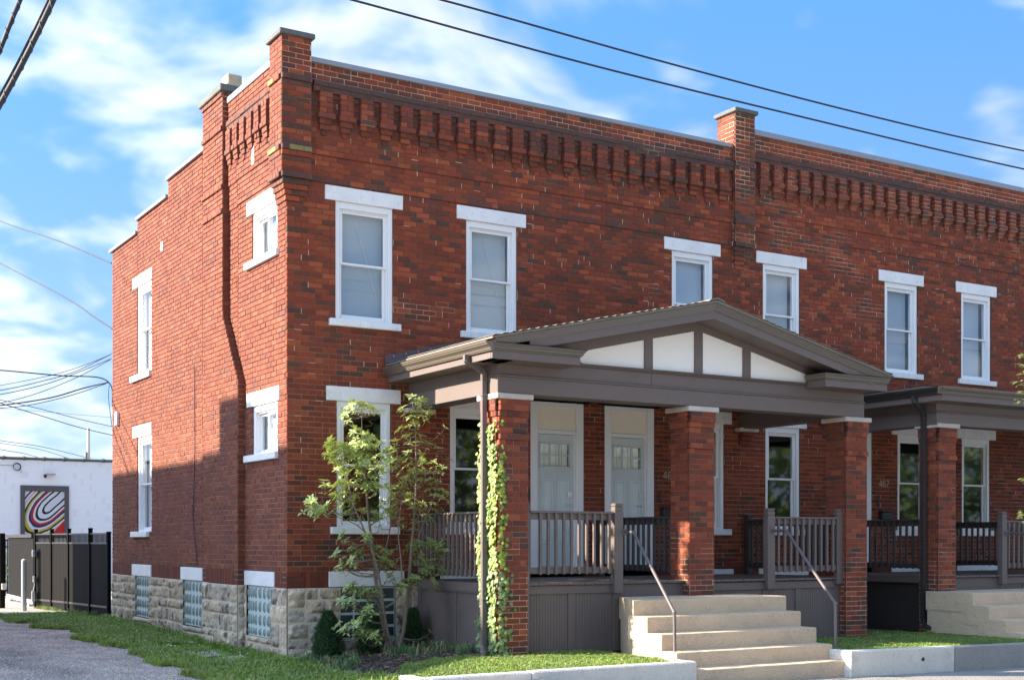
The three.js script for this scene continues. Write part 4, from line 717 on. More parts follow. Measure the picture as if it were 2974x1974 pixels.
  rail(p1, V(2.02, 0, .06), V(2.02, 0, 2.10), 1.19, 2.063, M.brown, 16);
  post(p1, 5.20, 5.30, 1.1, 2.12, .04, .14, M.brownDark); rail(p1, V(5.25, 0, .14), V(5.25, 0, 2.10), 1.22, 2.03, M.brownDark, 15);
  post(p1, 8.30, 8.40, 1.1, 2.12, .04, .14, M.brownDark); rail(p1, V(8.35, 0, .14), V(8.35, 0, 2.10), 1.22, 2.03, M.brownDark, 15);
}
const p2 = thing('hipped_porch', 'brown hipped porch with shingle roof cut by the right edge of the photo', 'porch');
{
  const list = [], x2 = 10.231, ZF = 2.575, X = 16.6;
  porchColumn(p2, list, x2, 10.64, 2.56, .02, 1101); porchColumn(p2, list, 13.3, 13.72, 2.56, .9, 1111); porchColumn(p2, list, 16.1, 16.5, 2.56, 0, 1121);
  raiseBricks(list, 300, M.brick, 'brick', 'brickwork');
  const beam = mb(); beam.box(10.17, X, 3.555, 3.755, 2.27, ZF, .006); beam.box(10.17, X, 3.782, 3.96, 2.28, ZF - .012, .004); beam.box(10.155, X, 3.755, 3.782, 2.26, ZF + .016, .008); mk('front_beam', beam, M.brown, p2);
  const s = mb(); s.box(10.17, 10.48, 3.555, 3.755, 0, 2.27, .006); s.box(10.182, 10.47, 3.782, 3.96, 0, 2.28, .004); s.box(10.155, 10.49, 3.755, 3.782, 0, 2.26, .008); mk('side_beam', s, M.brown, p2);
  const c = mb(); c.box(10.47, X, 3.86, 3.89, .02, 2.3); mk('porch_ceiling', c, M.brownDark, p2);
  const e = mb(); e.box(9.85, X, 3.90, 4.005, 2.45, 2.95, .004); e.box(9.85, 10.3, 3.902, 4.003, 0, 2.45, .004); mk('eave_box', e, M.brown, p2);
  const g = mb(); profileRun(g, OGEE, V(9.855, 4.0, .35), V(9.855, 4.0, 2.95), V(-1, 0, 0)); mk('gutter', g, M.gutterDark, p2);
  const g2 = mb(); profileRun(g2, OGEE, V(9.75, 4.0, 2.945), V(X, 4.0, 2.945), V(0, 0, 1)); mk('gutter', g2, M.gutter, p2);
  // hipped roof in shingle courses
  const sl = .165, xe = 9.78, ze = 3.02, ye = 4.10, r = rand(88), deck = mb(); const H = (t) => ye + sl * t;
  deck.face([V(xe, ye - .01, ze), V(X, ye - .01, ze), V(X, H(ze) - .01, 0), V(xe + ze, H(ze) - .01, 0)]); deck.face([V(xe, ye - .01, 0), V(xe, ye - .01, ze), V(xe + ze, H(ze) - .01, 0)]); mk('roof_deck', deck, M.shingle, p2);
  for (let k = 0; k < 22; k++) {
    const t0 = k * .137, t1 = t0 + .15, mL = mb(k), mF = mb(k + 50);
    for (let z = 0; z < ze - t0; ) { const w = .2 + .14 * r(), z1 = Math.min(z + w, ze - t0), l = .006 + .005 * r(); mL.face([V(xe + t0, H(t0) + l, z), V(xe + t0, H(t0) + l, z1 - .006), V(xe + t1, H(t1) + .002, Math.min(z1 - .006, ze - t0)), V(xe + t1, H(t1) + .002, z)].reverse()); mL.face([V(xe + t0, H(t0) - .006, z), V(xe + t0, H(t0) - .006, z1 - .006), V(xe + t0, H(t0) + l, z1 - .006), V(xe + t0, H(t0) + l, z)]); z = z1; if (z >= ze - t0 - .01) break; }
    for (let x = xe + t0; x < X; ) { const w = .2 + .14 * r(), x1 = Math.min(x + w, X), l = .006 + .005 * r(); mF.face([V(x, H(t0) + l, ze - t0), V(x1 - .006, H(t0) + l, ze - t0), V(x1 - .006, H(t1) + .002, ze - t1), V(x, H(t1) + .002, ze - t1)]); mF.face([V(x, H(t0) - .006, ze - t0), V(x1 - .006, H(t0) - .006, ze - t0), V(x1 - .006, H(t0) + l, ze - t0), V(x, H(t0) + l, ze - t0)]); x = x1; }
    mk('shingle_course', mL, M.shingle, p2); mk('shingle_course', mF, M.shingle, p2);
  }
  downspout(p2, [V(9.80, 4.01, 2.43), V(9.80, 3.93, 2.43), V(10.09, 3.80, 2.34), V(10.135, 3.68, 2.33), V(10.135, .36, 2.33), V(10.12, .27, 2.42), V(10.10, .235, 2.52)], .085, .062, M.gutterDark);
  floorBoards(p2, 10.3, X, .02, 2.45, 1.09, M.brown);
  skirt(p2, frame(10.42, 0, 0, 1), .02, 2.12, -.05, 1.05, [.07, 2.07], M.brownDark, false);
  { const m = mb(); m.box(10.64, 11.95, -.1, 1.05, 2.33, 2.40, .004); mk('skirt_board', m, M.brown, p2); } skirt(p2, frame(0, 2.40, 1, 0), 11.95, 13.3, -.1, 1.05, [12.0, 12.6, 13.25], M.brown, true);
  rail(p2, V(10.40, 0, .06), V(10.40, 0, 2.10), 1.21, 2.03, M.brownDark, 15); post(p2, 11.884, 12.01, .93, 2.166, 2.395, 2.50, M.brown); rail(p2, V(12.01, 0, 2.445), V(13.3, 0, 2.445), 1.21, 2.015, M.brown, 10);  // side railing in the darker brown, its shade put into the colour
  post(p2, 13.44, 13.54, 1.1, 2.1, .04, .14, M.brownDark); rail(p2, V(13.48, 0, .14), V(13.48, 0, 2.1), 1.22, 2.02, M.brownDark, 15);
}

// ------------------------------------------------------------------ steps, handrails, kerbs
function steps(name, label, x0, x1, zs, ys, backL, zBack, group) {
  const S = thing(name, label, 'steps', [0, 0, 0], group), n = ys.length;
  for (let k = 0; k < n; k++) {                                     // each tread is a block reaching back under the one above
    const y1 = ys[k], y0 = (k + 1 < n ? ys[k + 1] : y1 - .2) - .1, z1 = zs[k], z0 = k ? zs[k - 1] - .12 : zBack, back = k === 0 ? backL : 0, r = rand(k + 3), m = mb(k);
    const nx = 34, P = []; const prof = [[z0, y0], [z1, y0], [z1, y1 - .014], [z1 - .004, y1 - .005], [z1 - .014, y1], [z0, y1]];
    for (let i = 0; i <= nx; i++) { const t = i / nx, x = lerp(x0, x1, t), end = Math.min(t, 1 - t) < .001 ? 1 : 0; P.push(prof.map(([z, y], j) => { const w = j > 0 && j < 5 ? .010 * fbm(x * 5, y * 5 + k, z * 5, 3) + (j > 1 && j < 5 ? .012 * Math.min(0, fbm(x * 9, k * 3, 2, 2)) : 0) : 0; return V(x + (z < z1 - .05 ? back * (1 - t) : 0) + (end ? (t ? -1 : 1) * .006 * (j === 3 || j === 4 ? 1 : 0) : 0), y + (j > 1 ? w * .6 : 0), z + w); })); }
    for (let i = 0; i < nx; i++) for (let j = 0; j < 6; j++) { const l = (j + 1) % 6; m.face([P[i][j], P[i + 1][j], P[i + 1][l], P[i][l]], null, [P[i][j].x, j * .2]); }
    m.face([...P[0]], null, [0, 0]); m.face([...P[nx]].reverse(), null, [0, 0]);
    mk('step', m, M.concrete, S);
  }
  const f = mb(), plan = (y0, y1, z1) => { const zf = zs[0] - .03, P = [[x0 + backL + .012, zBack + .02], [x0 + .012, Math.min(zf, z1)], [x0 + .012, z1], [x1 - .012, z1], [x1 - .012, zBack + .02]].map(([x, z]) => [x, -z]); const h = mb(); h.prism(P, y0, y1); const g = h.geo(); g.rotateX(-Math.PI / 2); f.add(g); };
  plan(-.3, ys[n - 1] - .1, zs[n - 1] - .05); for (let k = n - 1; k > 0; k--) plan(ys[k] - .1, ys[k - 1] - .1, zs[k - 1] - .03); mk('step_base', f, M.concrete, S);
  return S;
}
steps('concrete_steps', 'five tan concrete steps leading up to the gabled porch', 3.475, 6.15, [3.348, 3.640, 3.942, 4.242, 4.545], [.893, .690, .482, .274, .080], .44, 2.42, 'concrete steps to the porches');
steps('concrete_steps', 'tan concrete steps cut by the right edge below the hipped porch', 10.083, 12.95, [3.35, 3.655, 3.966, 4.243, 4.54], [.848, .648, .45, .268, .06], .0, 2.42, 'concrete steps to the porches');
function handrail(label, pts, flange) {
  const h = thing('handrail', label, 'handrail', [0, 0, 0], 'pipe handrails beside the steps'), m = mb(); for (let k = 0; k + 1 < pts.length; k++) m.taper(pts[k], pts[k + 1], .022, .022, 10); mk('rail_pipe', m, M.pipe, h);
  const e = mb(); for (const q of pts.slice(1, -1)) e.add(new THREE.SphereGeometry(.029, 10, 8), new THREE.Matrix4().makeTranslation(q.x, q.y, q.z)); mk('elbow', e, M.pipe, h);
  const f = mb(); f.add(new THREE.CylinderGeometry(.045, .045, .014, 14).rotateX(Math.PI / 2), new THREE.Matrix4().makeTranslation(pts[0].x, pts[0].y, pts[0].z)); mk('wall_flange', f, M.pipe, h);
}
handrail('brown pipe handrail rising left of the wide concrete steps', [V(3.95, 1.79, 2.505), V(3.86, 1.785, 2.83), V(3.56, .77, 4.09), V(3.56, .25, 4.10)]);
handrail('brown pipe handrail to the right of the wide concrete steps', [V(6.69, 1.82, 2.505), V(6.60, 1.82, 2.87), V(6.27, .815, 4.18), V(6.27, .17, 4.18)]);
handrail('brown pipe handrail at the right edge of the photo', [V(11.99, 1.80, 2.505), V(12.02, 1.79, 2.95), V(11.9, .8, 4.1), V(11.9, .2, 4.1)]);
function kerb(label, runs, mats, holeAt) {
  const k = thing('kerb_wall', label, 'low wall', [0, 0, 0]); runs.forEach(([x0, x1, z0, z1, yt, tilt], i) => { const m = mb(i), n = Math.max(2, Math.round((x1 - x0) / .25)); m.box(x0, x1, -.3, yt, z0, z1, .018); const o = mk('kerb_block', m, mats[i], k); o.rotation.z = tilt || 0; });
  if (holeAt) { const m = mb(); m.add(new THREE.CylinderGeometry(.028, .028, .012, 14).rotateX(Math.PI / 2), new THREE.Matrix4().makeTranslation(holeAt[0], holeAt[1], holeAt[2])); mk('drain_hole', m, M.black, k); }
  return k;
}
kerb('white painted kerb wall in front of the sunlit lawn left of the steps', [[-.16, 1.12, 4.44, 4.60, .192], [1.125, 3.515, 4.44, 4.60, .196], [3.36, 3.51, 4.06, 4.44, .194], [-.32, -.16, 4.12, 4.59, .188]], [M.kerb, M.kerb, M.kerb, M.kerb]);
kerb('kerb wall right of the steps, half white paint and half bare grey', [[6.06, 8.10, 4.50, 4.66, .217 + .0125 * 6, -.0125], [8.104, 13.5, 4.50, 4.658, .217 + .0125 * 6, -.0125], [6.09, 6.24, 4.22, 4.50, .21 + .0125 * 6, -.0125]], [M.kerb, M.kerbGrey, M.kerb], [7.45, .04, 4.661]);

// ------------------------------------------------------------------ plants
const onZ = (u, v, z) => { const d = dirOf(u, v); return EYE.clone().addScaledVector(d, (z - EYE.z) / d.z); };
const onY = (u, v, y) => { const d = dirOf(u, v); return EYE.clone().addScaledVector(d, (y - EYE.y) / d.y); };
function leafGeo(len, wid, fold, droop) {                           // leaf along +x, folded on its midrib
  const m = mb(), row = (t, w) => [V(t * len, -droop * t * t * len + fold * w, w), V(t * len, -droop * t * t * len, 0), V(t * len, -droop * t * t * len + fold * w, -w)];
  const R = [row(0, .06 * wid), row(.35, .48 * wid), row(.68, .42 * wid), row(1, .0)];
  for (let k = 0; k < 3; k++) for (let s = 0; s < 2; s++) m.face([R[k][s], R[k + 1][s], R[k + 1][s + 1], R[k][s + 1]].reverse());
  return m.geo();
}
const bladeLeaves = [leafGeo(.080, .034, .35, .18), leafGeo(.092, .037, .25, .35), leafGeo(.068, .031, .45, .08)];
const leafM = (p, dir, up, s) => { const x = dir.clone().normalize(), z = x.clone().cross(up).normalize(), y = z.clone().cross(x); return new THREE.Matrix4().makeBasis(x, y, z).setPosition(p).scale(V(s, s, s)); };
class Foliage {                                                     // leaves of one plant: the nearest as parts, the rest as one piece
  constructor(geos, mats) { this.g = geos; this.m = mats; this.l = []; }
  put(p, dir, up, s, gi, mi) { this.l.push({ p, mat: leafM(p, dir, up, s), gi, mi, d: p.distanceTo(EYE) / s }); }
  raise(parent, most, name = 'leaf', rest = 'foliage') {
    const inView = (p) => { const t = p.clone().sub(EYE), dep = t.dot(FW), u = PW / 2 + FPX * t.dot(RT) / dep, v = HORIZON - FPX * t.y / dep; return dep > 0 && u > 0 && u < PW && v > 0 && v < PH; };
    this.l.sort((a, b) => (inView(b.p) - inView(a.p)) || a.d - b.d); const R = new Map();
    this.l.forEach((q, k) => { if (k < most) { const o = mk(name, this.g[q.gi], this.m[q.mi], parent); o.applyMatrix4(q.mat); } else { if (!R.has(q.mi)) R.set(q.mi, mb()); R.get(q.mi).add(this.g[q.gi], q.mat); } });
    for (const [mi, m] of R) stuff(mk(rest, m, this.m[mi], parent));
  }
}
{ // the many-stemmed young tree in front of the corner window
  const T = thing('young_tree', 'slender many-stemmed young tree with glossy leaves before the lower corner window', 'tree'), r = rand(404), P = (x, y, z) => onZ(800 + x / 1.794, 1100 + y / 1.794, z);
  const g = () => (r() + r() + r() - 1.5) / 1.5;
  const stems = [
    [[600, 1432, .86], [560, 1280, .84], [535, 1150, .82], [515, 980, .80], [498, 830, .78], [480, 690, .78], [470, 560, .80], [455, 400, .82], [450, 250, .84], [447, 170, .86]],
    [[640, 1425, .80], [668, 1300, .80], [690, 1110, .82], [702, 950, .86], [716, 780, .90], [730, 600, .92], [732, 420, .92], [728, 260, .92], [712, 110, .92]],
    [[618, 1430, .84], [585, 1330, .92], [562, 1200, .98], [540, 1040, 1.02], [505, 900, 1.04], [450, 760, 1.06], [400, 640, 1.08], [370, 480, 1.10], [350, 350, 1.12]],
    [[572, 1190, .96], [620, 1160, 1.0], [652, 1090, 1.04], [655, 960, 1.08], [640, 820, 1.08], [648, 700, 1.06], [665, 540, 1.06], [640, 420, 1.06]],
    [[702, 950, .86], [745, 830, .80], [790, 700, .74], [830, 600, .70], [850, 480, .68]],
    [[530, 1040, .82], [570, 900, .70], [600, 760, .64], [610, 600, .60], [590, 470, .58]],
    [[690, 1110, .82], [760, 1040, .74], [850, 980, .66], [930, 940, .60]],
    [[498, 830, .78], [420, 760, .70], [320, 720, .62], [220, 690, .58]],
  ].map(s => s.map(q => P(...q)));
  const R0s = [.034, .032, .027, .018, .014, .014, .011, .011], nodes = [];
  stems.forEach((s, k) => { const c = new THREE.CatmullRomCurve3(s, false, 'centripetal'), n = 26, m = mb(k); let prev = c.getPoint(0); for (let i = 1; i <= n; i++) { const q = c.getPoint(i / n), a = R0s[k] * (1 - .88 * ((i - 1) / n)), b = R0s[k] * (1 - .88 * (i / n)); m.taper(prev, q, Math.max(a, .003), Math.max(b, .003), 8); nodes.push({ p: q, r: b, k, i }); prev = q; } mk(k < 3 ? 'trunk' : 'limb', m, M.bark, T); });
  const spots = '705,95 760,110 800,130 660,160 725,175 790,190 730,230 690,250 640,265 880,255 760,290 680,300 730,330 800,345 840,370 620,330 900,420 690,390 760,400 640,420 820,430 710,450 870,460 660,480 760,490 600,440 800,530 850,540 700,540 740,570 620,560 880,590 820,610 690,600 640,630 900,650 760,650 840,690 710,660 600,690 790,720 650,740 720,750 560,640 380,150 450,130 500,150 350,190 400,130 280,325 330,345 400,280 450,300 500,300 540,330 370,350 420,360 480,370 340,400 300,380 400,420 460,430 520,410 270,390 360,470 430,490 500,470 320,470 550,480 245,535 300,560 350,540 410,540 470,560 530,560 340,600 390,640 300,600 270,660 200,690 180,640 230,670 330,660 380,700 450,690 520,700 540,740 350,820 400,880 320,920 340,970 390,950 440,890 480,820 530,880 590,890 600,960 560,940 700,870 750,860 800,850 850,870 760,920 800,950 850,900 910,870 960,960 870,990 780,1000 820,1060 720,1050 680,1060 650,1080 440,1090 400,1080 500,1100 470,1120 600,1020 380,1080 360,1290 420,1270 460,1220 480,1190 440,1330 500,1330 350,1160 390,1150 800,1320 420,330 470,330 520,350 440,400 490,410 390,380 560,420 580,380 610,390 680,430 720,480 770,440 790,480 670,520 630,510 740,530 720,620 780,590 660,570 690,640 610,620 580,560 560,700 620,660 840,650 770,680 860,620 440,450 380,500 510,520 450,340 310,430 290,350 730,130 700,200 750,200'.split(' ').map(s => s.split(',').map(Number));
  const F = new Foliage(bladeLeaves, LEAF), twigs = mb(5);
  for (const [x, y] of [...spots, ...spots.filter(q => q[0] < 620).map(q => [q[0] + 34 * g(), q[1] + 34 * g()]), ...spots.filter(q => q[1] > 800).map(q => [q[0] + 40 * g(), q[1] + 40 * g()])]) {
    const low = y > 800, z = clamp(.88 + .36 * g(), .22, 1.5), p = P(x + 10 * g(), y + 10 * g(), z);
    let best = null, bd = 1e9; for (const n of nodes) { const dy = p.y - n.p.y; if (dy < .03 && n.i > 3) continue; const d = n.p.distanceTo(p) + Math.abs(dy - .3) * .5; if (d < bd) { bd = d; best = n; } }
    if (best) { const mid = best.p.clone().lerp(p, .55).add(V(.04 * g(), -.05 - .05 * r(), .04 * g())); const c = new THREE.CatmullRomCurve3([best.p, mid, p]), n = 6; let q = c.getPoint(0); for (let i = 1; i <= n; i++) { const t = c.getPoint(i / n); twigs.taper(q, t, lerp(Math.min(best.r * .7, .008), .0028, (i - 1) / n), lerp(Math.min(best.r * .7, .008), .0028, i / n), 5); q = t; } }
    const axis = best ? p.clone().sub(best.p).normalize().lerp(V(0, 1, 0), .45).normalize() : V(0, 1, 0), side = axis.clone().cross(V(.3, .1, .9)).normalize(), oth = axis.clone().cross(side);
    const whorl = (c, n, lift, sc) => { const a0 = r() * 6.28; for (let k = 0; k < n; k++) { const a = a0 + k / n * 6.283 + .35 * g(), el = lift + .35 * g(), d = side.clone().multiplyScalar(Math.cos(a) * Math.cos(el)).addScaledVector(oth, Math.sin(a) * Math.cos(el)).addScaledVector(axis, Math.sin(el)); F.put(c.clone().addScaledVector(d, .008), d, axis.clone().add(V(.2 * g(), .2 * g(), .2 * g())), sc * (.8 + .45 * r()), (r() * 3) | 0, r() < .05 ? 3 : low ? (r() < .55 ? 0 : r() < .5 ? 1 : 2) : (r() < .5 ? 1 : 0)); } };
    whorl(p, 7 + (r() * 4 | 0), .35, 1.0); if (r() < .9) whorl(p.clone().addScaledVector(axis, -.07 - .05 * r()), 3 + (r() * 3 | 0), .1, .86);
    if (r() < .8) whorl(p.clone().add(V(.11 * g(), -.06 * r(), .12 * g())), 4 + (r() * 2 | 0), .2, .82);
  }
  stuff(mk('twigs', twigs, M.bark, T)); F.raise(T, 300);
}
{ // ivy on the left face of the first porch column
  const I = thing('ivy', 'ivy climbing the first brick porch column behind the downspout', 'ivy'), r = rand(505);
  const lobe = mb(); const pts = [[0, 0], [.35, -.42], [.55, -.30], [.62, -.46], [.8, -.22], [1, 0], [.8, .22], [.62, .46], [.55, .30], [.35, .42]].map(([x, z]) => V(x * .055, -.10 * x * .055 - .12 * Math.abs(z) * .055, z * .055)); for (let k = 1; k + 1 < pts.length; k++) lobe.face([pts[0], pts[k + 1], pts[k]]);
  const F = new Foliage([lobe.geo()], IVY), stem = mb(2);
  for (let k = 0; k < 9; k++) { const z0 = 2.16 + .4 * r(), p = []; for (let i = 0; i <= 8; i++) p.push(V(1.893 - .01 * r(), lerp(.12, 2.2 + r(), i / 8), clamp(z0 + .09 * (r() - .5), 2.13, 2.55))); stem.tube(p, .0045, 30, 5); }
  for (let k = 0; k < 4; k++) { const p = [], x0 = 1.93 + .1 * r(), y0 = .4 + 2.2 * r(); for (let i = 0; i <= 5; i++) p.push(V(x0 + .03 * i * r(), y0 + .12 * i - .02 * i * i * r(), 2.57)); stem.tube(p, .003, 16, 4); }
  stuff(mk('vine_stem', stem, M.bark, I));
  for (let k = 0; k < 2400; k++) {
    let y = .10 + 3.15 * Math.pow(r(), .95), front = r() < (y < 1.5 ? .16 : .07), p, n;
    const thin = y > 2.9 ? .5 : 1; if (r() > thin) continue;
    if (!front) { const z = 2.10 + .43 * r() + (r() < .2 ? -.05 : 0); p = V(1.890 - .06 * r() * (.4 + .6 * Math.sin(y * 3 + z * 6) ** 2), y, z); n = V(-1, .35, .15); } else { p = V(1.89 + .13 * r() * r() * (y < 1.4 ? 1.9 : 1), y, 2.575 + .04 * r()); n = V(-.3, .3, 1); }
    n.add(V((r() - .5) * .9, (r() - .5) * .7, (r() - .5) * .9)).normalize(); const d = V((r() - .5) * .9, -.9 + .5 * r(), (r() - .5) * .9); d.addScaledVector(n, -d.dot(n)).normalize();
    F.put(p, d, n, .75 + .55 * r(), 0, y < 1.3 ? (r() < .5 ? 3 : r() < .7 ? 1 : 0) : (r() < .14 ? 2 : r() < .62 ? 0 : 1));
  }
  F.raise(I, 300);
}
function shrub(label, x, z, w, h, seed, n) {                        // clipped dark evergreen
  const S = thing('evergreen_shrub', label, 'shrub', [0, 0, 0]), r = rand(seed), y0 = gy(x, z), core = new THREE.SphereGeometry(1, 18, 14), p = core.attributes.position;
  const R = (t) => w * (t < .25 ? lerp(.72, 1, t / .25) : Math.pow(clamp((1.03 - t) / .78), .62));
  const m = mb(seed), leaf = leafGeo(.036, .021, .2, .1), mats = leafMat(.075, .155, .055, .3);
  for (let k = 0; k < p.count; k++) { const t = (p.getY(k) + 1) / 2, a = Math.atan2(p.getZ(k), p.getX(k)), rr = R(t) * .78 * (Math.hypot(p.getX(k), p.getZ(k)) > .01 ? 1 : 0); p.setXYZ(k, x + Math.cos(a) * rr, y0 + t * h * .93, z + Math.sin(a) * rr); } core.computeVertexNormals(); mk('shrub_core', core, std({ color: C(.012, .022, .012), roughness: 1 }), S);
  const F2 = mb(seed);
  for (let k = 0; k < n; k++) { const t = Math.pow(r(), .9), a = r() * 6.283, bump = 1 + .55 * fbm(Math.cos(a) * 2.4 + seed, t * 4.5, Math.sin(a) * 2.4, 3), rr = R(t) * (.70 + .38 * r()) * bump; const q = V(x + Math.cos(a) * rr, y0 + .02 + t * h, z + Math.sin(a) * rr), d = V(Math.cos(a) + (r() - .5), .5 + r() * .9, Math.sin(a) + (r() - .5)); F2.add(leaf, leafM(q, d, V(r() - .5, 1, r() - .5), .8 + .7 * r())); }
  stuff(mk('foliage', F2, mats, S));
}
shrub('dark evergreen shrub at the stone corner, leftmost of the three shrubs', .47, .34, .205, .66, 61, 4200);
shrub('dark evergreen shrub before the front basement window, behind the lowest leaves', 1.16, .36, .21, .60, 62, 3800);
shrub('dark evergreen shrub right of the tree stems, against the stone base', 1.80, .30, .17, .62, 63, 3600);

// grass, weeds and mulch: nobody could count them
function clump(n, h, spread, seed) { const r = rand(seed), m = mb(seed); for (let k = 0; k < n; k++) { const a = r() * 6.283, d = spread * Math.sqrt(r()), b = V(Math.cos(a) * d, 0, Math.sin(a) * d), l = r() * 6.283, hh = h * (.55 + .6 * r()), lean = hh * (.25 + .55 * r()), w = .0035 + .002 * r(), s = V(-Math.sin(l) * w, 0, Math.cos(l) * w), mid = b.clone().add(V(Math.cos(l) * lean * .35, hh * .62, Math.sin(l) * lean * .35)), tip = b.clone().add(V(Math.cos(l) * lean, hh * (.9 - .25 * r()), Math.sin(l) * lean)); m.face([b.clone().sub(s), b.clone().add(s), mid.clone().addScaledVector(s, .8), mid.clone().addScaledVector(s, -.8)]); m.face([mid.clone().addScaledVector(s, -.8), mid.clone().addScaledVector(s, .8), tip]); } return m.geo(); }
function scatter(name, label, geo, mat, count, seed, pick, size, tone) {
  const r = rand(seed), list = []; for (let k = 0, n = 0; k < count * 6 && n < count; k++) { const q = pick(r); if (q) { list.push(q); n++; } }
  const o = new THREE.InstancedMesh(geo, mat, list.length), e = new THREE.Object3D(), c = new THREE.Color();
  list.forEach(([x, y, z], k) => { e.position.set(x, y, z); e.rotation.set((r() - .5) * .3, r() * 6.283, (r() - .5) * .3); const s = size(r, x, z); e.scale.set(s, s * (.8 + .4 * r()), s); e.updateMatrix(); o.setMatrixAt(k, e.matrix); tone(c, r, x, z); o.setColorAt(k, c); });
  o.name = numbered(name); shadowed(o); scene.add(o); o.userData = { label, category: name.replace('_', ' '), kind: 'stuff' }; return o;
}
const grassMat = new THREE.MeshPhysicalMaterial({ color: C(1, 1, 1), roughness: .7, transmission: .3, thickness: 0, side: THREE.DoubleSide });
const gTone = (c, r, x, z) => { const v = .75 + .5 * r(), y = r() < .07 ? 1 : 0; const w = .8 + .5 * fbm(x * .9, 4, z * .9, 3); c.setRGB(lerp(.23, .42, y) * v * (w + .1), lerp(.35, .38, y) * v * (w * .8 + .25), lerp(.035, .10, y) * v); };
scatter('side_grass', 'rough green grass along the side wall beside the alley', clump(10, .075, .05, 1), grassMat, 15000, 71, (r) => { const z = lerp(-11.4, 4.4, r()), x = lerp(-2.1, .3, r()); const e = stripEdge(z) + .10 * fbm(x * 3, z * 3, 1, 2) * 3; if (x < e || (z < 0 && x > -.03 && z > -9.5) || (z > -3.36 && z < -1.7 && x > -.14) || (z < -9.6 && x > -.35 + (z + 9.6) * .06) || (z > .1 && x > .05 && z < 2.3) ) return null; if (x > -1.0 && x < -.22 && z > -3.1 && z < -.35 && r() < .93) return null; if (z < -9 && x < -1.3 && r() < .5) return null; return [x, gy(x, z) - .004, z]; }, (r, x, z) => .6 + .7 * r() + (x > -.25 ? .35 : 0), gTone);
scatter('lawn_grass', 'bright short grass of the front lawns behind the kerb walls', clump(12, .05, .045, 2), grassMat, 20000, 72, (r) => { const L = r() < .55, x = L ? lerp(-.3, 3.45, r()) : lerp(6.22, 10.05, r()), z = lerp(L ? 1.9 : 2.45, 4.46, r()); if (inPoly(bed, x, z)) return null; if (L && x > 1.85 && x < 2.42 && z < 2.62) return null; if (L && z < 2.42 && x > 2.0) return null; if (!L && x > 8.1 && x < 8.62 && z < 2.6) return null; return [x, gy(x, z) - .004, z]; }, (r) => .6 + .6 * r(), gTone);
scatter('bed_weeds', 'thin weeds and tufts in the flower bed', clump(14, .17, .07, 3), grassMat, 150, 73, (r) => { const x = lerp(-.15, 2.0, r()), z = lerp(.3, 2.5, r()); if (!inPoly(bed, x, z) || fbm(x * 2.2, z * 2.2, 4, 2) < .03) return null; return [x, gy(x, z), z]; }, (r) => .5 + .8 * r(), (c, r) => { const v = .7 + .5 * r(), y = r() < .25 ? 1 : 0; c.setRGB(lerp(.10, .28, y) * v, lerp(.19, .24, y) * v, lerp(.05, .11, y) * v); });
scatter('wall_weeds', 'tall grass tufts at the foot of the stone base and fence', clump(12, .16, .06, 4), grassMat, 190, 74, (r) => { const k = r(), z = lerp(-9.4, -.2, r()); if (k < .5) return [-.04 - .10 * r() - (z > -3.36 && z < -1.7 ? .11 : 0), gy(0, z), z]; const t = r(); return [lerp(-.15, -.5, t) - .15 * r(), .1, lerp(-10.2, -13.6, t)]; }, (r) => .45 + .7 * r(), gTone);
{ const chip = mb(); chip.box(-.02, .02, -.004, .006, -.008, .008, .002); scatter('mulch', 'dark brown mulch of the flower bed', chip.geo(), std({ color: C(1, 1, 1), roughness: 1 }), 2600, 75, (r) => { const x = lerp(-.2, 2.05, r()), z = lerp(.02, 2.55, r()); return inPoly(bed, x, z) ? [x, gy(x, z) + .022 + .03 * fbm(x * 4, 1, z * 4, 3), z] : null; }, (r) => .6 + 1.1 * r(), (c, r) => { const v = r() < .04 ? 4 : .5 + .9 * r(); c.setRGB(.075 * v, .052 * v, .038 * v); }); }
{ const st = new THREE.IcosahedronGeometry(.011, 0); scatter('gravel', 'loose pale gravel lying on the alley', st, std({ color: C(1, 1, 1), roughness: 1 }), 16000, 76, (r) => { const z = lerp(-11, 4, Math.sqrt(r())), x = lerp(-6, -.9, r()); if (x > stripEdge(z) - .02) return null; return [x, gy(x, z) - .012, z]; }, (r) => .35 + .9 * r() * r(), (c, r) => { const v = .24 + .34 * r(); c.setRGB(v * 1.02, v, v * .99); }); }
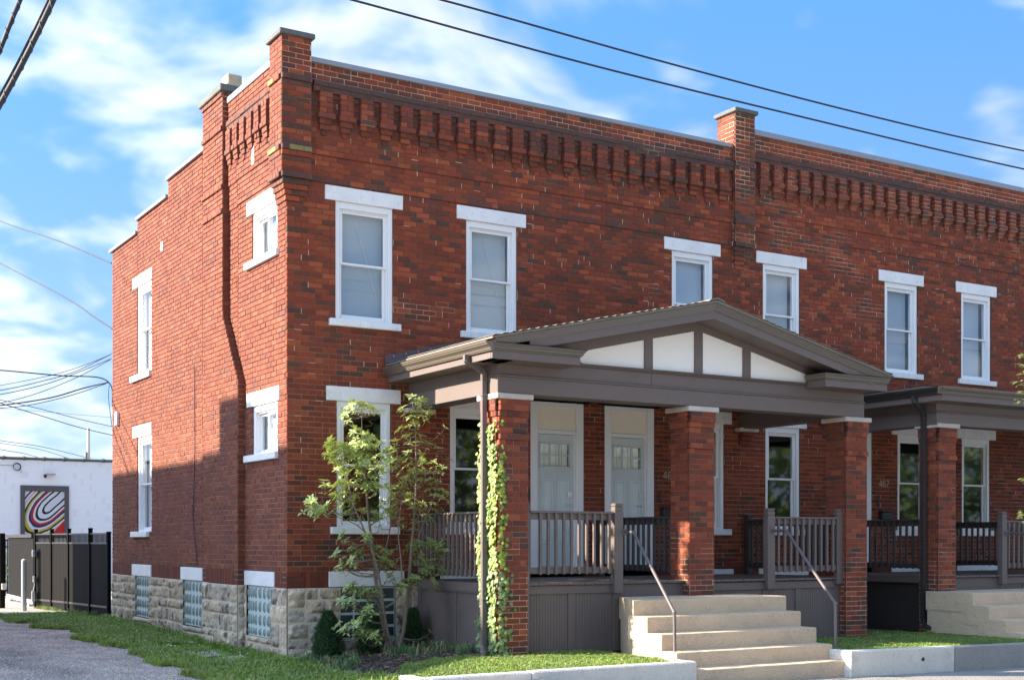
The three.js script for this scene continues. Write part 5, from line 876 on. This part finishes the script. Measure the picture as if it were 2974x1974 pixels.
{ const lf = mb(); const q = [[0, 0], [.5, .28], [1, 0], [.5, -.28]].map(([x, z]) => V((x - .5) * .055, .006 + .012 * Math.abs(x - .5), z * .055)); lf.face(q); lf.face([...q].reverse());
  scatter('fallen_leaves', 'dry brown leaves lying on the grass and at the edge of the alley', lf.geo(), std({ color: C(1, 1, 1), roughness: .9 }), 330, 77, (r) => { const k = r(); if (k < .45) { const z = lerp(-9, 4.2, r()), x = stripEdge(z) + (r() - .55) * .9; return [x, gy(x, z) + .012, z]; } if (k < .75) { const x = lerp(-.2, 3.4, r()), z = lerp(1.2, 4.4, r()); return [x, gy(x, z) + .03, z]; } const x = lerp(6.2, 10, r()), z = lerp(2.3, 4.4, r()); return [x, gy(x, z) + .03, z]; }, (r) => .5 + .8 * r(), (c, r) => { const v = .6 + .7 * r(); c.setRGB(.34 * v, (.18 + .1 * r()) * v, .07 * v); });
  const fl = new THREE.IcosahedronGeometry(.009, 0); scatter('clover_flowers', 'tiny white clover flowers in the side grass', fl, std({ color: C(.85, .85, .8), roughness: 1 }), 150, 78, (r) => { const z = lerp(-9, 3, r()), x = lerp(stripEdge(z) + .2, -.2, r()); return [x, gy(x, z) + .05, z]; }, (r) => .6 + .7 * r(), (c, r) => c.setRGB(1, 1, .95));
  scatter('dry_weeds', 'dry yellowish weeds under the skirt of the hipped porch and beside the steps', clump(12, .15, .06, 9), grassMat, 60, 79, (r) => r() < .8 ? [lerp(8.7, 10.25, r()), .10, lerp(2.25, 2.6, r())] : [lerp(6.17, 6.24, r()), .10, lerp(3.9, 4.45, r())], (r) => .5 + .7 * r(), (c, r) => { const y = r() < .6 ? 1 : 0; c.setRGB(lerp(.10, .40, y), lerp(.22, .34, y), lerp(.04, .14, y)); }); }
{ // lump of old wood and pale stones in the bed, worn slabs by the wall
  const w = thing('driftwood', 'lump of rotting tan wood lying in the bed by the porch skirt', 'wood'), q = onY(1268, 1882, .16), g = new THREE.SphereGeometry(1, 20, 12), p = g.attributes.position; for (let k = 0; k < p.count; k++) { const x = p.getX(k), y = p.getY(k), z = p.getZ(k), n = 1 + .35 * fbm(x * 2, y * 2, z * 2 + 4, 4); p.setXYZ(k, q.x + x * .17 * n, q.y - .01 + Math.max(-.2, y) * .062 * n + .02 * x * x, q.z + z * .07 * n); } g.computeVertexNormals(); mk('wood_lump', g, std({ color: C(.30, .21, .12), map: blotch, roughness: 1, bumpMap: grit, bumpScale: .02 }), w);
  const st = [[1018 + 153, 1874, .03], [1330, 1872, .026], [1290, 1886, .04], [1100, 1880, .016]]; st.forEach(([u, v, s], k) => { const c = onY(u, v, .14), h = new THREE.IcosahedronGeometry(s, 1), pp = h.attributes.position; for (let i = 0; i < pp.count; i++) { const n = 1 + .4 * N3.noise(pp.getX(i) * 60 + k, pp.getY(i) * 60, pp.getZ(i) * 60); pp.setXYZ(i, pp.getX(i) * n * 1.2, pp.getY(i) * n * .6, pp.getZ(i) * n); } h.computeVertexNormals(); const o = mk('bed_stone', h, M.capstone); o.position.set(c.x, c.y - .004, c.z); tag(o, ['pale stone in the bed just right of the tree stems', 'pale stone at the right end of the rotting wood', 'pinkish stone in front of the rotting wood', 'tiny pale pebble in the bed left of the tree stems'][k], 'stone'); });
  const slab = (label, pts) => { const s = mb(); const P = pts.map(([u, v]) => { const q = onY(u, v, 0); return [q.x, -q.z]; }); s.prism(P, 0, .034); const g = s.geo(); g.rotateX(-Math.PI / 2); g.translate(0, -.006, 0); const o = mk('old_slab', g, M.kerbGrey); tag(o, label, 'slab'); };
  slab('worn grey slab in the grass below the middle basement window', [[509, 1887], [566, 1878], [612, 1890], [538, 1901]]); slab('worn grey slab in the grass beside the chimney breast corner', [[540, 1903], [614, 1892], [640, 1907], [598, 1913], [556, 1907]]); slab('worn grey slab in the grass nearest the stone corner', [[628, 1914], [700, 1908], [748, 1921], [690, 1926]]);
}

// ------------------------------------------------------------------ behind the house: fence, gate, white building, cables
{
  const F = thing('metal_fence', 'black metal privacy fence of four panels running back from the house corner', 'fence'), pts = [[-.03, -9.62], [-.12, -10.77], [-.25, -12.15], [-.40, -13.15], [-.55, -14.13]].map(q => V(q[0], 0, q[1])), YG = .10;
  pts.forEach((q, k) => { const m = mb(); m.box(q.x - .038, q.x + .038, 0, k ? 1.90 : 1.82, q.z - .038, q.z + .038, .004); m.box(q.x - .045, q.x + .045, k ? 1.90 : 1.82, (k ? 1.90 : 1.82) + .035, q.z - .045, q.z + .045, .008); mk('fence_post', m, M.fence, F); });
  for (let k = 0; k < 4; k++) {
    const a = pts[k + 1], b = pts[k], d = b.clone().sub(a), L = d.length(), Fr = frame(a.x, a.z, d.x / L, d.z / L), yT = 1.83 + .0 * k;
    for (const [y0, y1] of [[yT - .03, yT], [1.60, 1.635], [.30, .345]]) { const m = mb(); m.box(.03, L - .03, y0, y1, -.018, .022, .003); mk('fence_rail', m.geo(Fr), M.fenceEdge, F); }
    const n = Math.round(L / .075), pk = mb(); for (let i = 1; i < n; i++) pk.box(L * i / n - .008, L * i / n + .008, 1.635, yT - .03, -.008, .008); stuff(mk('picket_row', pk.geo(Fr), M.fence, F));
    const pn = mb(), c = Math.round(L / .095); for (let i = 0; i < c; i++) pn.box(lerp(.035, L - .035, i / c) + .002, lerp(.035, L - .035, (i + 1) / c) - .002, .345, 1.60, -.012, .008, .004); mk('fence_panel', pn.geo(Fr), M.fence, F);
    const kb = mb(); kb.box(.035, L - .035, .06, .30, -.006, .006); mk('kick_board', kb.geo(Fr), M.fence, F);
  }
  for (const [y0, y1, w] of [[1.30, 1.46, .05], [.72, .86, .03], [.28, .52, .06]]) { const m = mb(); m.box(-.60 - w, -.59, y0, y1, -14.08, -13.98, .01); mk('switch_box', m, M.galv, F); }
  const cd = mb(); cd.tube([V(-.63, .82, -14.02), V(-.60, .7, -14.02), V(-.63, .5, -14.03)], .012, 12, 6); mk('conduit', cd, M.galv, F);
}
{
  const G = thing('sliding_gate', 'weathered black boarded sliding gate beyond the fence, under a grey cap rail', 'gate'), a = V(-.40, 0, -18.3), b = V(-.56, 0, -14.32), d = b.clone().sub(a), L = d.length(), Fr = frame(a.x, a.z, d.x / L, d.z / L);
  const n = Math.round(L / .16); for (let k = 0; k < n; k++) { const m = mb(k); m.box(L * k / n + .003, L * (k + 1) / n - .003, .30, 1.74, -.02, .012, .004); mk('gate_board', m.geo(Fr), M.fence, G); }
  const c = mb(); c.box(-.25, L, 1.74, 1.82, -.06, .06, .006); mk('cap_rail', c.geo(Fr), M.fenceEdge, G); const bt = mb(); bt.box(-.05, L, .20, .30, -.03, .03, .004); mk('bottom_rail', bt.geo(Fr), M.galv, G);
  for (const u of [.5, L - .5]) { const m = mb(); m.box(u - .07, u + .07, .10, .20, -.05, .05, .006); mk('roller', m.geo(Fr), M.kerb, G); }
}
{ const b = mb(), P = V(-1.08, 0, -12.7), B = thing('bollard', 'grey steel bollard standing on the concrete by the gate', 'bollard'); b.add(new THREE.CylinderGeometry(.056, .056, 1.10, 18), new THREE.Matrix4().makeTranslation(P.x, .67, P.z)); mk('bollard_pipe', b, M.galv, B); const t = mb(); t.add(new THREE.SphereGeometry(.056, 18, 8, 0, 6.2832, 0, 1.571), new THREE.Matrix4().makeTranslation(P.x, 1.22, P.z)); mk('bollard_cap', t, M.kerb, B); }
{ // post and pickets at the left edge
  const q = atDepth(5, 1757, 29.5), F = thing('picket_fence', 'thick black gate post and open black pickets at the left edge', 'fence'), m = mb(); m.box(q.x - .06, q.x + .055, .1, 1.84, q.z - .06, q.z + .06, .006); mk('gate_post', m, M.fence, F); const bx = mb(); bx.box(q.x - .03, q.x + .06, .56, .70, q.z + .06, q.z + .12, .01); mk('lock_box', bx, M.kerb, F);
  const A = atDepth(2, 1735, 35), D2 = atDepth(31, 1735, 36.5); for (let k = 0; k < 6; k++) { const t = A.clone().lerp(D2, k / 5), p = mb(); p.box(t.x - .013, t.x + .013, .15, 1.72, t.z - .013, t.z + .013); mk('picket', p, M.fence, F); }
  for (const y of [.3, 1.5, 1.68]) { const r = mb(); r.bar(V(A.x - .3, y, A.z), V(D2.x + .3, y, D2.z), .03, .035); mk('fence_rail', r, M.fence, F); }
  const V1 = thing('vine', 'green vine hanging on the open pickets at the left edge', 'vine'), r = rand(81), fo = new Foliage(bladeLeaves, LEAF); for (let k = 0; k < 140; k++) fo.put(V(lerp(A.x, D2.x, r()) + (r() - .5) * .1, .45 + 1.0 * r(), lerp(A.z, D2.z, .5) - .1 - .2 * r()), V(r() - .5, -.6 * r(), r() - .2), V(r() - .5, 1, r()), .9 + .7 * r(), (r() * 3) | 0, r() < .6 ? 2 : 0); fo.raise(V1, 0);
}
{ // the white painted block building
  const B = thing('white_building', 'low white painted block building behind the fence, with dark tile coping', 'building'), ZW = -26.6, list = [], W = wallPart('wall', B), x0 = -9, x1 = 14; W.material = M.blockWall;
  layBricks(list, frame(0, ZW, 1, 0), { seed: 901, u0: x0, u1: x1, y0: .07, y1: 4.282, course: .2006, mod: .406, joint: .003, rough: .0012, recess: .001, headers: .02, even: true, color: (u, y, r) => { const v = .88 + .006 * r() - .03 * smooth(.2, .5, fbm(u * .7, y * 2, 6, 3)); return [v * .985, v, v * 1.005]; }, mortar: () => [.80, .81, .82], parent: W });
  raiseBricks(list, 300, M.blockWall, 'wall_block', 'blockwork');
  const core = mb(); core.box(x0, x1, 0, 4.25, ZW - 9, ZW - .07); mk('building_core', core, M.kerb, B);
  for (let k = 0; k < 37; k++) { const a = x0 + k * .622, m = mb(k); m.add(new THREE.CylinderGeometry(.085, .085, .60, 12, 1).rotateZ(Math.PI / 2).scale(1, .62, 1.5), new THREE.Matrix4().makeTranslation(a + .31, 4.30, ZW - .06)); m.add(new THREE.CylinderGeometry(.105, .105, .085, 12, 1).rotateZ(Math.PI / 2).scale(1, .68, 1.5), new THREE.Matrix4().makeTranslation(a + .60, 4.305, ZW - .06)); mk('coping_tile', m, M.darkstone, B); }
  const L = thing('wall_lamp', 'small flat lamp on the white wall above the painted panel', 'lamp'), h = mb(); h.box(2.13, 2.47, 3.79, 3.83, ZW, ZW + .3, .012); mk('lamp_head', h, M.capstone, L); const ar = mb(); ar.box(2.15, 2.23, 3.70, 3.79, ZW, ZW + .06, .01); mk('lamp_arm', ar, M.black, L);
  const K = thing('wire_coil', 'coil of black wire hanging on the white wall', 'wire'), r = rand(17); for (let k = 0; k < 4; k++) { const m = mb(); m.add(new THREE.TorusGeometry(.105 + .02 * k * r(), .007, 6, 30), new THREE.Matrix4().makeRotationY((r() - .5) * .4).setPosition(1.316 + .02 * (r() - .5), 4.02 + .02 * (r() - .5), ZW + .05 + .012 * k)); mk('wire_loop', m, M.cable, K); } const tl = mb(); tl.tube([V(1.40, 3.98, ZW + .05), V(1.45, 3.92, ZW + .05), V(1.43, 3.84, ZW + .05)], .005, 10, 5); tl.tube([V(1.22, 4.06, ZW + .04), V(.6, 4.07, ZW + .04), V(-2, 4.06, ZW + .04)], .006, 10, 5); mk('wire_tail', tl, M.cable, K);
  const mp = thing('vent_pipe', 'thin pale pipe standing up above the white building roof', 'pipe'), pm = mb(); pm.add(new THREE.CylinderGeometry(.045, .055, 1.1, 12), new THREE.Matrix4().makeTranslation(3.63, 4.83, ZW - .3)); mk('pipe_shaft', pm, M.kerb, mp); const pb = mb(); pb.box(3.52, 3.58, 4.36, 4.60, ZW - .33, ZW - .27, .01); mk('pipe_bracket', pb, M.kerbGrey, mp);
  // painted panel: swirling bands, in a wide dark frame
  const A = thing('painted_panel', 'square panel of swirling painted stripes in a wide dark frame on the white wall', 'painting'), fx = [1.43, 2.93], fy = [1.75, 3.44], ix = [1.565, 2.79], iy = [1.88, 3.255];
  const f = mb(); f.box(fx[0], ix[0], fy[0], fy[1], ZW, ZW + .06, .006); f.box(ix[1], fx[1], fy[0], fy[1], ZW, ZW + .06, .006); f.box(ix[0], ix[1], iy[1], fy[1], ZW, ZW + .06, .006); f.box(ix[0], ix[1], fy[0], iy[0], ZW, ZW + .06, .006); mk('panel_frame', f, std({ color: C(.085, .08, .082), roughness: .6 }), A);
  const cols = [[.80, .80, .82], [.80, .80, .82], [.05, .03, .04], [.82, .82, .84], [.80, .82, .84], [.03, .03, .05], [.80, .80, .82], [.70, .08, .09], [.10, .12, .34], [.80, .80, .82], [.72, .66, .14], [.06, .05, .10], [.82, .80, .80], [.82, .62, .62], [.80, .80, .82], [.08, .08, .22], [.80, .79, .80]];
  const at2 = (u, v) => {                                            // hairpin bands round a slanting core
    const c = Math.cos(.72), s = Math.sin(.72), x = (u - .60) * c + (v - .62) * s, y = -(u - .60) * s + (v - .62) * c; const wob = .035 * (tnoise(u, v, 4, 3) - .5); const dd = x > 0 ? Math.abs(y) * (1 - .12 * x) : Math.hypot(x * .55, y); const t = (dd + wob) * 27; const e = (v + wob) - (u * .95 - .62);
    if (v < .42 && e < .0 && e > -.40) return [.74, .10, .10].map(q => q * (.9 + .2 * tnoise(u, v, 24, 2))); if (v < .42 && e <= -.40) return Math.floor((e + wob) * 40) % 2 ? [.8, .8, .82] : [.3, .3, .32];
    return cols[Math.min(cols.length - 1, Math.max(0, Math.floor(t)))];
  };
  const pt = tex(512, at2, true, 1), pg = new THREE.PlaneGeometry(ix[1] - ix[0], iy[1] - iy[0]); pg.translate((ix[0] + ix[1]) / 2, (iy[0] + iy[1]) / 2, ZW + .03); mk('panel_face', pg, std({ map: pt, roughness: .5 }), A);
}
function cable(label, pts, r, group, twist) { // pts: photo pixel and depth
  const P = pts.map(q => q.isVector3 ? q : atDepth(...q)); if (pts[0].isVector3) { const n = P.length; P.push(P[n - 1].clone().add(P[n - 1].clone().sub(P[n - 2]).multiplyScalar(4)).add(V(0, .35, 0))); P.unshift(P[0].clone().add(P[0].clone().sub(P[1]).multiplyScalar(4)).add(V(0, .5, 0))); }
  const c = thing('overhead_cable', label, 'cable', [0, 0, 0], group), m = mb(); m.tube(P, r, pts[0].isVector3 ? 140 : 60, 7); mk('cable_line', m, M.cable, c);
  if (twist) { const cv = new THREE.CatmullRomCurve3(P), h = [], n = 240, L = cv.getLength(); for (let i = 0; i <= n; i++) { const a = i / n * L / twist * 6.283, q = cv.getPoint(i / n), t = cv.getTangent(i / n), s = t.clone().cross(V(0, 1, 0)).normalize(), u = s.clone().cross(t); h.push(q.addScaledVector(s, Math.cos(a) * (r + .002)).addScaledVector(u, Math.sin(a) * (r + .002))); } const w = mb(); w.tube(h, .0018, 500, 4); mk('lashing_wire', w, M.lash, c); }
}
const sky2 = 'cables strung along the street over the roof';
cable('black street cable over the roof, the lower of the two at upper right', [onZ(700, -85, 6), onZ(1032, 2, 6), onZ(1700, 184, 6), onZ(2300, 332, 6), onZ(2990, 494, 6)], .0105); cable('black street cable over the roof, the upper of the two at upper right', [onZ(960, -80, 6), onZ(1284, 0, 6), onZ(1900, 172, 6), onZ(2500, 329, 6), onZ(2990, 441, 6)], .0105);
cable('thick lashed cable at the top left corner, the left one', [[-190, 480, 7], [-20, 185, 7], [30, 65, 7], [75, -45, 7.1], [180, -330, 7.3]], .0125, null, .16); cable('thick lashed cable at the top left corner, the right one', [[-150, 560, 7], [-12, 322, 7], [70, 172, 7], [152, 3, 7], [290, -300, 7.3]], .0155, null, .16);
{ const m = scene.getObjectByName('overhead_cable_003'), s = mb(); s.tube([[-160, 545, 7.02], [-25, 318, 7.02], [57, 168, 7.02], [139, 0, 7.02], [277, -300, 7.32]].map(q => atDepth(...q)), .008, 60, 6); mk('messenger_wire', s, M.cable, m); }
const HB = 26.6;
cable('long cable sagging from the left edge to the top of the house back corner', [[-120, 590, 34], [0, 642, 32.5], [170, 700, 29.5], [322, 764, HB]], .015);
cable('long cable sagging steeply to the house back corner between the two floors', [[-150, 690, 34], [0, 765, 32.5], [215, 880, 29], [268, 918, 27.8], [325, 955, HB]], .015);
cable('thick service cable bending down at the house back corner', [[-150, 1066, 24], [0, 1075, 25], [180, 1091, 26], [290, 1097, HB], [312, 1108, HB], [323, 1124, HB], [325, 1180, HB]], .012);
const bun = 'thin wires fanning out from the house back corner';
cable('thin wire fanning from the back corner, topmost of the fan', [[-150, 1140, 24], [0, 1119, 25], [176, 1082, 26], [270, 1050, HB], [323, 1027, HB]], .006, bun); cable('thin wire fanning from the back corner, second of the fan', [[-150, 1152, 24], [0, 1133, 25], [115, 1108, 26], [214, 1080, HB], [320, 1029, HB]], .008, bun);
cable('thin wire fanning from the back corner, third of the fan', [[-150, 1162, 24], [0, 1145, 25], [145, 1111, 26], [230, 1079, HB], [323, 1041, HB]], .008, bun); cable('thin wire fanning from the back corner, lowest and most sagging', [[-150, 1195, 24], [0, 1170, 25], [115, 1139, 26], [230, 1092, HB], [318, 1045, HB]], .007, bun);
cable('black cable looping up to the bracket at the back corner, the thicker', [[-150, 1188, 24], [0, 1177, 25], [153, 1153, 26], [245, 1126, HB], [314, 1110, HB]], .013); cable('black cable looping up to the bracket at the back corner, the thinner', [[-150, 1196, 24], [0, 1185, 25], [96, 1174, 26], [214, 1145, HB], [306, 1114, HB]], .008);
cable('straight cable falling from the left edge behind the house, the upper', [[-150, 1125, 30], [0, 1161, 32], [115, 1187, 34], [230, 1217, 36], [340, 1242, 38]], .009); cable('straight cable falling from the left edge behind the house, the lower', [[-150, 1118, 30], [0, 1170, 32], [115, 1206, 34], [230, 1241, 36], [340, 1267, 38]], .011);
cable('pale dashed line of wire across the low sky', [[-100, 1184, 60], [8, 1187, 60], [325, 1212, 60]], .008);
cable('low wire ending on the white building roof, the highest', [[-150, 1252, 36], [0, 1279, 38], [115, 1296, 40], [262, 1331, 43]], .009); cable('low wire ending on the white building roof, the middle', [[-150, 1262, 36], [0, 1286, 38], [110, 1304, 40], [200, 1331, 43]], .008); cable('low wire ending on the white building roof, the lowest', [[-150, 1275, 36], [0, 1305, 38], [60, 1315, 40], [108, 1327, 43]], .010);
cable('black wire hanging down beside the house back corner', [[316, 1118, HB], [314, 1150, HB], [319, 1200, HB], [324, 1238, HB]], .007);

// mailboxes by the doors
for (const [x, label] of [[6.66, 'black mailbox on the porch wall below the left house number'], [11.74, 'black mailbox on the porch wall below the right house number']]) { const b = thing('mailbox', label, 'mailbox', [0, 0, 0]), m = mb(); m.box(x - .15, x + .15, 2.06, 2.20, .004, .10, .012); mk('mailbox_body', m, M.black, b); const l = mb(); l.prism([[x - .16, 2.20], [x + .16, 2.20], [x + .16, 2.215], [x - .16, 2.215]], .004, .115); mk('mailbox_lid', l, M.black, b); }
{ // leaves of a street tree reach in at the right edge
  const T = thing('street_tree', 'bright yellow-green leafy twigs reaching in at the right edge of the photo', 'tree'), r = rand(606), B = V(7.6, -.16, 6.9), m = mb(); m.taper(B, V(7.58, 1.2, 6.88), .045, .035, 9); m.taper(V(7.58, 1.2, 6.88), V(7.52, 3.6, 6.9), .035, .012, 9); mk('trunk', m, M.bark, T);
  const fo = new Foliage(bladeLeaves, [leafMat(.30, .36, .06, .4), leafMat(.20, .28, .05, .4), leafMat(.40, .40, .08, .4)]), tw = mb(), spots = [[2968, 1035], [2960, 1062], [2971, 1085], [2958, 1112], [2968, 1140], [2960, 1166], [2972, 1395], [2964, 1490], [2957, 1503], [2974, 1515]].map(([u, v]) => onZ(u + 6, v, 6.75 + .2 * r()));
  for (let k = 0; k < 70; k++) { const a = r() * 6.283, h = 1.3 + 2.3 * r(); spots.push(V(7.62 + .1 + .48 * Math.abs(Math.cos(a)) * r(), h, 6.9 + .5 * Math.sin(a) * r())); }
  for (const p of spots) { const s = V(7.55, p.y - .22, 6.89); tw.taper(s, p, .007, .003, 5); for (let k = 0; k < 9; k++) { const a = r() * 6.283; fo.put(p.clone().add(V((r() - .5) * .05, (r() - .5) * .05, (r() - .5) * .05)), V(Math.cos(a), .5 * (r() - .3), Math.sin(a)), V(r() - .5, 1, r() - .5), .8 + .4 * r(), (r() * 3) | 0, (r() * 3) | 0); } }
  stuff(mk('twigs', tw, M.bark, T)); fo.raise(T, 60);
}
{ // across the alley, out of view: building and chimney shaped to shadow the side wall
  const b = mb(); b.box(-17, -7.0, -.3, 6.64, -15.0, -3.0); struct('unseen_neighbour_building', b, std({ color: C(.30, .13, .09), roughness: .95, map: blotch }));
  const c = mb(); c.box(-7.75, -7.0, 6.64, 7.42, -5.72, -4.62, .02); struct('unseen_neighbour_chimney', c, std({ color: C(.28, .11, .08), roughness: .95, map: blotch }));
}
{ // trees over the road, out of view, placed to reflect in the lower panes
  const g = mb(4), r = rand(707), quad = leafGeo(.30, .24, .2, .1), mat = leafMat(.07, .12, .03, .3), n = 7600, o = new THREE.InstancedMesh(quad, mat, n), e = new THREE.Object3D(), c = new THREE.Color(); const cr = [[13, 5.2, 29, 3.6], [19.5, 4.4, 30, 3.2], [32, 5, 30, 4], [40, 4.5, 31, 3.6], [26, 3.6, 31, 2.6], [44, 5, 29, 3.8], [50, 4.6, 31, 3.6]];
  for (let k = 0; k < n; k++) { const q = cr[k % 7], d = V(r() - .5, r() - .5, r() - .5).normalize().multiplyScalar(q[3] * (.55 + .5 * r())); e.position.set(q[0] + d.x, Math.max(1.2, q[1] + d.y * .9), q[2] + d.z); e.rotation.set(r() * 6, r() * 6, r() * 6); e.scale.setScalar(1 + r()); e.updateMatrix(); o.setMatrixAt(k, e.matrix); const v = .6 + .9 * r(); o.setColorAt(k, c.setRGB(v, v, v)); }
  o.name = 'unseen_tree_belt'; shadowed(o); o.userData = { kind: 'stuff', label: 'dark green trees across the street, out of view, placed to reflect in the lower windows', category: 'trees' }; scene.add(o);
}
renderer.render(scene, camera);
